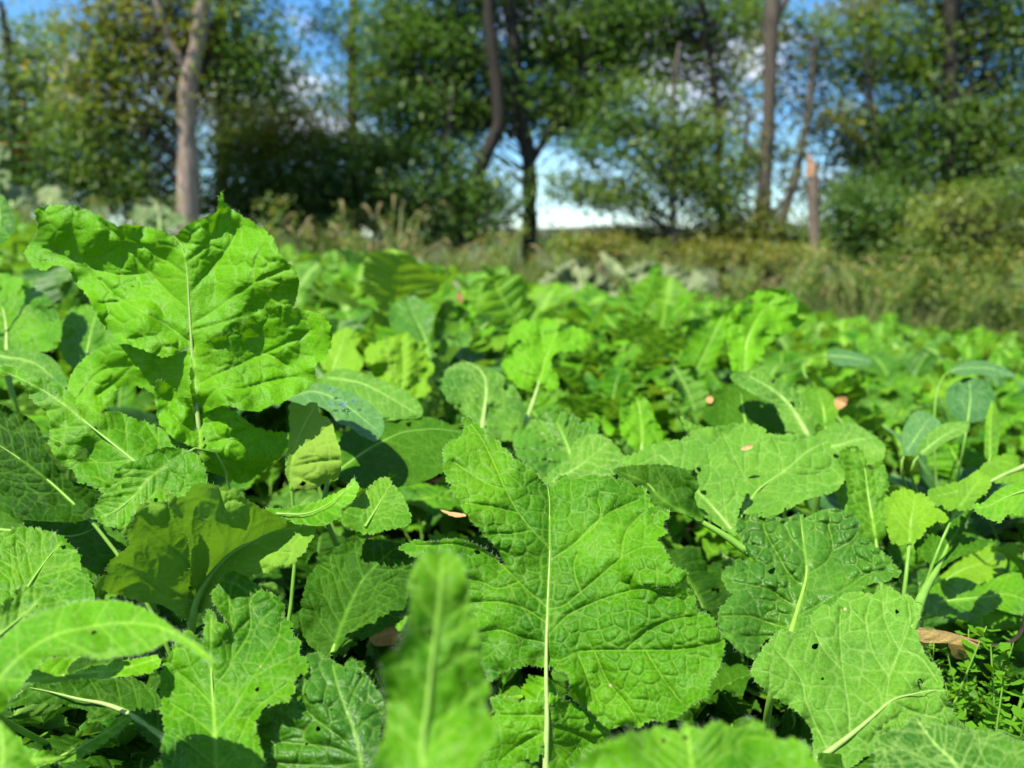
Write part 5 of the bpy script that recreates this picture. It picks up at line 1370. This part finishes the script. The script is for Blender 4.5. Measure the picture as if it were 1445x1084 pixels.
tree('forked_tree', 'forked dark-trunked tree with broad drooping green crown in the middle', 16.0,
     [([(746, 360), (748, 290), (746, 225), (738, 175), (730, 100), (720, 0), (715, -140)], 11.5, 7), ([(748, 232), (770, 195), (790, 165), (820, 110)], 6, 3), ([(742, 200), (720, 140), (690, 90)], 5, 2)],
     [(630, 40, 90, 34, 30, 'deep'), (740, 10, 120, 34, 40, 'deep'), (775, 75, 110, 22, 24, 'deep'), (765, 135, 100, 26, 28, 'deep'), (670, 110, 90, 22, 20, 'deep'), (680, 160, 80, 20, 18, 'deep'), (840, 60, 60, 70, 26, 'deep'), (600, 120, 50, 60, 18, 'deep'), (740, -120, 240, 90, 80, 'deep'), (780, 180, 60, 22, 12, 'mid'), (850, 130, 60, 50, 18, 'mid'), (560, 80, 60, 70, 22, 'mid'), (800, 70, 70, 60, 24, 'mid'), (660, 170, 90, 28, 22, 'mid'), (560, 20, 60, 40, 14, 'deep'), (870, 20, 60, 40, 16, 'deep'), (860, 190, 60, 14, 6, 'mid'), (600, 200, 60, 22, 12, 'deep'), (820, 150, 70, 24, 14, 'deep'), (540, 150, 44, 20, 8, 'mid')],
     nper=34, seed=7, leaf=0.14, spread=0.30)
tree('leaning_tree', 'dark tree leaning towards the forked one, its trunk bending', 15.4,
     [([(640, 370), (668, 290), (682, 225), (704, 175), (700, 110), (690, 20), (700, -80)], 11, 7), ([(650, 320), (630, 230), (636, 150)], 5, 3)],
     [(610, 70, 90, 50, 18, 'deep'), (590, 150, 70, 30, 14, 'deep'), (620, 225, 50, 24, 10, 'deep'), (660, -60, 120, 60, 30, 'deep')], nper=30, seed=8, leaf=0.14)
tree('slender_tree', 'slender tree with rounded hanging foliage right of the forked tree', 15.0,
     [([(948, 370), (950, 290), (952, 200), (950, 130), (958, 60)], 5.5, 2.5), ([(950, 300), (985, 260), (1010, 220)], 3, 1)],
     [(930, 220, 75, 50, 34, 'mid'), (980, 260, 55, 40, 22, 'mid'), (880, 180, 45, 40, 10, 'deep'), (845, 270, 45, 28, 11, 'mid'), (985, 190, 45, 30, 12, 'mid'), (830, 220, 34, 26, 8, 'deep'), (900, 290, 50, 24, 12, 'mid'), (1020, 300, 40, 26, 12, 'mid'), (920, 150, 60, 40, 14, 'mid'), (800, 262, 26, 18, 5, 'mid')],
     bark='bark_grey', nper=30, seed=9, leaf=0.125, spread=0.24)
tree('overhanging_tree', 'tree whose high foliage hangs over the gap left of the tall straight trunk', 17.0,
     [([(1020, 370), (1015, 250), (1008, 120), (990, 0), (985, -120)], 5, 4)],
     [(930, 20, 90, 55, 44, 'deep'), (1010, 60, 65, 60, 34, 'deep'), (940, 100, 45, 35, 9, 'mid'), (940, -100, 160, 80, 50, 'deep'), (1030, 130, 40, 35, 12, 'mid'), (1000, 170, 60, 40, 12, 'olive'), (900, 60, 50, 50, 16, 'mid'), (1060, 20, 40, 50, 14, 'mid'), (1030, 240, 50, 40, 12, 'olive')], bark='bark_dark', nper=30, seed=10, leaf=0.14)
tree('straight_tree', 'tall tree with a long bare straight trunk and ragged climbing leaves', 15.0,
     [([(1076, 370), (1076, 300), (1082, 220), (1086, 140), (1088, 60), (1092, 0), (1100, -140)], 12, 8), ([(1090, 340), (1110, 290), (1130, 220), (1142, 150), (1150, 60)], 6, 2.5),
      ([(1078, 240), (1052, 200), (1058, 150), (1030, 130)], 4, 1.5), ([(1086, 40), (1110, 0), (1130, -60)], 5, 3), ([(1076, 320), (1040, 290), (1000, 280)], 3, 1.2), ([(1082, 310), (1120, 270), (1180, 250)], 3, 1)],
     [(1076, 300, 34, 40, 11, 'olive'), (1095, 190, 40, 60, 10, 'olive'), (1060, 230, 45, 40, 14, 'mid'), (1088, 100, 36, 60, 9, 'olive'), (1080, 20, 40, 40, 10, 'mid'), (1160, 60, 50, 60, 16, 'mid'), (1040, 330, 60, 22, 16, 'olive'), (1120, 110, 34, 50, 9, 'olive'), (1130, 260, 40, 50, 10, 'olive'), (1170, 160, 40, 60, 14, 'olive'), (1110, 330, 50, 26, 14, 'mid')],
     bark='bark_grey', nper=22, seed=11, leaf=0.115, twigs=1.0, spread=0.22)
sn = tree('broken_trunk', 'broken dead trunk snapped off with a fresh splintered orange top', 12.5,
     [([(1155, 420), (1150, 340), (1148, 280), (1147, 236)], 9, 6.5)], [], bark='bark_snag', cat='dead trunk', seed=12, group='dead wood')
# the splintered top
fx = np.array(sn.location)
top = unproj([(1145, 238)], [12.5])[0]; top = CAM + (top - CAM) * (fx[1] / top[1])
mb = MB(); rg = np.random.default_rng(4)
for i in range(9):
    a = i / 9 * 6.28; r_ = 0.045
    b0 = top + np.array([math.cos(a) * r_, math.sin(a) * r_, -0.12]); h_ = 0.16 + 0.22 * (math.cos(a + 2.6) + 1) / 2 * rg.uniform(0.5, 1.1)
    tv, tf = tube_geo([b0, b0 + np.array([0, 0, h_ * 0.6]), b0 + np.array([math.cos(a) * 0.01 - 0.02, 0, h_])], [0.038, 0.028, 0.004], 5)
    mb.add(tv - fx, tf)
mk_obj('splintered_top', mb.mesh('splintered_top', [M['wood']]), sn)
tree('tall_dense_tree', 'tall dense green tree filling the right side above the weeds', 15.5,
     [([(1335, 400), (1338, 250), (1340, 120), (1344, 0), (1350, -120)], 12, 9), ([(1240, 380), (1235, 240), (1228, 120)], 6, 3)],
     [(1260, 90, 90, 80, 70, 'mid'), (1390, 60, 100, 80, 80, 'mid'), (1300, 200, 110, 60, 90, 'deep'), (1410, 190, 90, 80, 80, 'mid'), (1230, 270, 70, 60, 60, 'deep'), (1330, -60, 200, 70, 90, 'mid'), (1200, 40, 50, 60, 16, 'olive'),
      (1195, 180, 40, 50, 12, 'olive'), (1360, 290, 110, 60, 70, 'deep'), (1500, 150, 60, 140, 50, 'mid')],
     nper=34, seed=13, leaf=0.125, spread=0.27)
tree('dark_bush', 'dark green bush at the foot of the tall dense tree', 13.5, [([(1250, 420), (1245, 380), (1240, 340)], 4, 2)],
     [(1230, 330, 62, 50, 60, 'deep'), (1290, 350, 50, 44, 40, 'deep'), (1215, 285, 40, 30, 18, 'deep')], nper=32, seed=14, leaf=0.12, cat='shrub', group='shrubs behind the field', spread=0.22)
tree('lime_bush', 'yellow-green sunlit bush in front of the tall dense tree', 11.5, [([(1340, 440), (1335, 380), (1328, 290)], 3, 1)],
     [(1330, 320, 30, 62, 22, 'lime'), (1300, 360, 34, 34, 14, 'mid'), (1385, 370, 60, 40, 34, 'lime'), (1430, 300, 60, 70, 34, 'mid'), (1440, 340, 50, 50, 24, 'lime'), (1320, 400, 90, 26, 34, 'mid'), (1240, 400, 60, 20, 18, 'mid'), (1360, 300, 40, 30, 10, 'lime')], nper=26, seed=15, leaf=0.085, cat='shrub', group='shrubs behind the field', spread=0.20, cmat='lime')

tree('hedge_bush', 'ragged olive hedge bush closing the gap under the slender tree', 16.5, [([(900, 365), (905, 340), (900, 320)], 2, 1)],
     [(860, 336, 50, 16, 18, 'olive'), (930, 330, 60, 20, 26, 'mid'), (1020, 334, 50, 18, 22, 'olive'), (790, 338, 34, 14, 12, 'olive'), (1120, 336, 44, 16, 16, 'olive'), (1180, 330, 30, 24, 16, 'mid')], nper=24, seed=18, leaf=0.10, cat='shrub', group='shrubs behind the field', spread=0.20)
tree('young_bush', 'low green bush between the forked tree and the slender one', 14.0, [([(835, 375), (830, 350), (826, 330)], 2, 1)],
     [(840, 352, 60, 20, 30, 'olive'), (800, 348, 30, 14, 10, 'mid')], nper=24, seed=16, leaf=0.09, cat='shrub', group='shrubs behind the field', spread=0.16)
tree('brown_bush', 'low brownish bush below the tall straight trunk', 13.0, [([(1100, 400), (1100, 370), (1100, 350)], 2, 1)],
     [(1090, 362, 70, 20, 34, 'olive'), (1000, 358, 60, 16, 24, 'olive')], nper=24, seed=17, leaf=0.09, cat='shrub', group='shrubs behind the field', spread=0.16)

# ------------------------------------------------------------------ rough grass and weeds between field and trees
M['grass'] = plain_mat('rough_grass', (0.06, 0.13, 0.02), (0.13, 0.19, 0.035), 2.0, 0.7, transl=0.3, attr='tone', c3=(0.26, 0.26, 0.08))
M['seed'] = plain_mat('seed_head', (0.17, 0.14, 0.05), (0.26, 0.21, 0.09), 8, 0.8, transl=0.3)
rg = np.random.default_rng(77)
mb = MB()
N = 15000
y = rg.uniform(8.2, 14.5, N) ** 1.0; x = rg.uniform(-0.75, 0.75, N) * y
h = rg.uniform(0.15, 0.6, N) * (1 + 0.5 * vnoise(x / 0.8, y / 0.8, 5)) * np.interp(x / y, [-0.6, -0.1, 0.2, 0.6], [0.9, 0.9, 0.9, 0.9])
a = rg.uniform(0, 6.28, N); lean = rg.uniform(0.1, 0.7, N) * h
wd = rg.uniform(0.004, 0.009, N)
z = gz(x, y)
b = rg.uniform(0, 6.28, N)
sx = np.cos(b) * wd; sy = np.sin(b) * wd
V = []
for t, wv in ((0, 1.0), (0.45, 0.9), (0.8, 0.55), (1.0, 0.0)):
    cx = x + np.cos(a) * lean * t ** 2; cy = y + np.sin(a) * lean * t ** 2; cz = z + h * (t - 0.15 * t ** 3)
    V.append(np.stack([cx - sx * wv, cy - sy * wv, cz], 1)); V.append(np.stack([cx + sx * wv, cy + sy * wv, cz], 1))
V = np.stack(V, 1).reshape(-1, 3)
i = np.arange(N) * 8
F = np.concatenate([np.stack([i + 2 * k, i + 2 * k + 1, i + 2 * k + 3, i + 2 * k + 2], 1) for k in range(3)])
mb.add(V, F, 0, tone=np.repeat(np.clip(rg.normal(0.35, 0.35, N), 0, 1), 8))
g = mk_obj('rough_grass', mb.mesh('rough_grass', [M['grass']], smooth=False))
tag(g, 'rough green and straw coloured grass between the field and the trees', 'grass', None, 'stuff')

def grass_tuft(px, py, d, h, n, label, seed, heads=5):
    rg = np.random.default_rng(seed)
    p = unproj([(px, py)], [d])[0]
    foot = np.array([p[0], p[1], float(gz(p[0], p[1]))])
    hh = max(0.3, p[2] - foot[2])
    root = empty('grass_clump', tuple(foot), label, 'grass clump', 'tall arching grass clumps')
    bl = MB(); hd = []
    for k in range(n):
        a = rg.uniform(0, 6.28); H = hh * rg.uniform(0.6, 1.05); ln = H * rg.uniform(0.2, 0.8)
        t = np.linspace(0, 1, 7)
        C = np.stack([np.cos(a) * ln * t ** 2, np.sin(a) * ln * t ** 2, H * (t * 1.15 - 0.35 * t ** 3)], 1) + np.array([rg.normal(0, 0.05), rg.normal(0, 0.05), 0])
        w = 0.012 * np.array([1, 1, 1, 0.9, 0.7, 0.45, 0.02]); s = np.array([-np.sin(a), np.cos(a), 0])
        V = np.stack([C - s * w[:, None], C + s * w[:, None]], 1).reshape(-1, 3)
        i = np.arange(6) * 2
        bl.add(V, np.stack([i, i + 1, i + 3, i + 2], 1), 0, tone=rg.uniform(0, 0.6))
        if k < heads:
            E = np.array([C[-1] + np.array([np.cos(a) * 0.11 * q, np.sin(a) * 0.11 * q, 0.02 - 0.10 * q ** 2]) for q in np.linspace(-0.4, 1.3, 6)])
            tv, tf = tube_geo(E, [0.004, 0.013, 0.018, 0.017, 0.012, 0.003], 6)
            hd.append((tv, tf))
    mk_obj('blades', bl.mesh('blades', [M['grass']], smooth=False), root)['kind'] = 'stuff'
    for tv, tf in hd: mk_obj('seed_head', mk_mesh('seed_head', tv, tf, M['seed']), root)
GT = [(470, 270, 9.5, 'arching grass clump with tan heads before the mounded shrub'), (520, 300, 9.2, 'grass clump leaning over the whitish wilted plants'), (590, 315, 10, 'thin grass clump below the leaning tree'),
      (640, 330, 9.5, 'grass clump at the foot of the leaning tree'), (700, 330, 9.8, 'grass clump left of the forked tree foot'), (560, 250, 10, 'highest arching grass clump before the mounded shrub'),
      (790, 340, 9.5, 'grass clump right of the forked tree foot'), (880, 345, 9.8, 'tan headed grass clump below the slender tree'), (430, 300, 9.5, 'grass clump behind the right edge of the tallest leaf'),
      (1180, 340, 10, 'tan headed grass clump beside the broken trunk'), (1215, 352, 9.6, 'grass clump right of the broken trunk'), (1050, 350, 9.8, 'grass clump before the tall straight trunk'), (380, 290, 10, 'grass clump before the olive shrub')]
for k, (px, py, d, lb) in enumerate(GT):
    grass_tuft(px, py, d, 0.8, 26, lb, 300 + k, 7)

# weeds with yellow flower tips
WM = {'w': crown_mat('weed_green', (0.06, 0.12, 0.018), (0.11, 0.18, 0.03), (0.20, 0.26, 0.05), (0.2, 0.28, 0.03)),
      'f': crown_mat('weed_flower', (0.36, 0.26, 0.03), (0.40, 0.32, 0.07), (0.36, 0.30, 0.14), (0.4, 0.32, 0.06))}
def weed_bush(r, seed):
    rg = np.random.default_rng(seed)
    root = empty('flowering_weed', (0, 0, 0))
    st = MB(); lf = MB(); fl = MB()
    for s in range(9):
        a = rg.uniform(0, 6.28); H = rg.uniform(0.35, 0.75); ln = H * rg.uniform(0.1, 0.45)
        t = np.linspace(0, 1, 6)
        C = np.stack([np.cos(a) * ln * t ** 1.5, np.sin(a) * ln * t ** 1.5, H * t], 1)
        tv, tf = tube_geo(C, np.linspace(0.006, 0.002, 6), 4); st.add(tv, tf)
        Q = C[1:] if len(C) > 1 else C
        foliage(rg, lf, np.repeat(Q, 2, 0), 7, 0.05, 0.06, 0.8, 0, 0.35)
        if rg.random() < 0.45: foliage(rg, fl, [C[-1]], 14, 0.025, 0.028, 1.2, 0, 0.8)
    mk_obj('stems', st.mesh('stems', [M['stem']]), root)
    mk_obj('leaves', lf.mesh('leaves', [WM['w']], smooth=False), root)['kind'] = 'stuff'
    if fl.n: mk_obj('flower_heads', fl.mesh('flower_heads', [WM['f']], smooth=False), root)['kind'] = 'stuff'
    return root
WB = [weed_bush(None, 500 + i) for i in range(5)]
rw = random.Random(31)
k = 0
WL_ = {}
for row, (ya, n_) in enumerate([(8.9, 15), (9.8, 15), (11.0, 14), (12.2, 14)]):
    for j in range(n_):
        u = (j + rw.uniform(0.1, 0.9)) / n_
        xx = (-0.66 + 1.34 * u) * ya; yy = ya + rw.uniform(-0.4, 0.4)
        o = WB[k] if k < 5 else copy_tree(WB[rw.randrange(5)])
        s = 1.35 * rw.uniform(0.7, 1.25) * np.interp(u, [0, 0.35, 0.6, 1], [0.62, 0.66, 0.75, 1.0])
        o.location = (xx, yy, float(gz(xx, yy))); o.scale = (s, s, s); o.rotation_euler = (0, 0, rw.uniform(0, 6))
        land = ['left of the pale trunk', 'by the pale trunk', 'before the olive shrub', 'before the mounded shrub', 'by the leaning tree', 'by the forked tree',
                'before the young bush', 'by the slender tree', 'by the tall straight trunk', 'by the broken trunk', 'before the dark bush', 'before the lime bush', 'beyond the lime bush', 'beyond the lime bush'][min(13, int(u * 13.3))]
        rn = ['first', 'second', 'third', 'last'][row]
        WL_.setdefault(f"flowering weed in the {rn} belt, {land}", []).append((s, o))
        k += 1

for bl_, L_ in WL_.items():
    L_.sort(key=lambda t: -t[0])
    for q_, (s_, o_) in enumerate(L_):
        pre = '' if len(L_) == 1 else ['taller ', 'lower ', 'lowest '][min(q_, 2)]
        tag(o_, pre + bl_, 'weed', 'flowering weeds between field and trees')
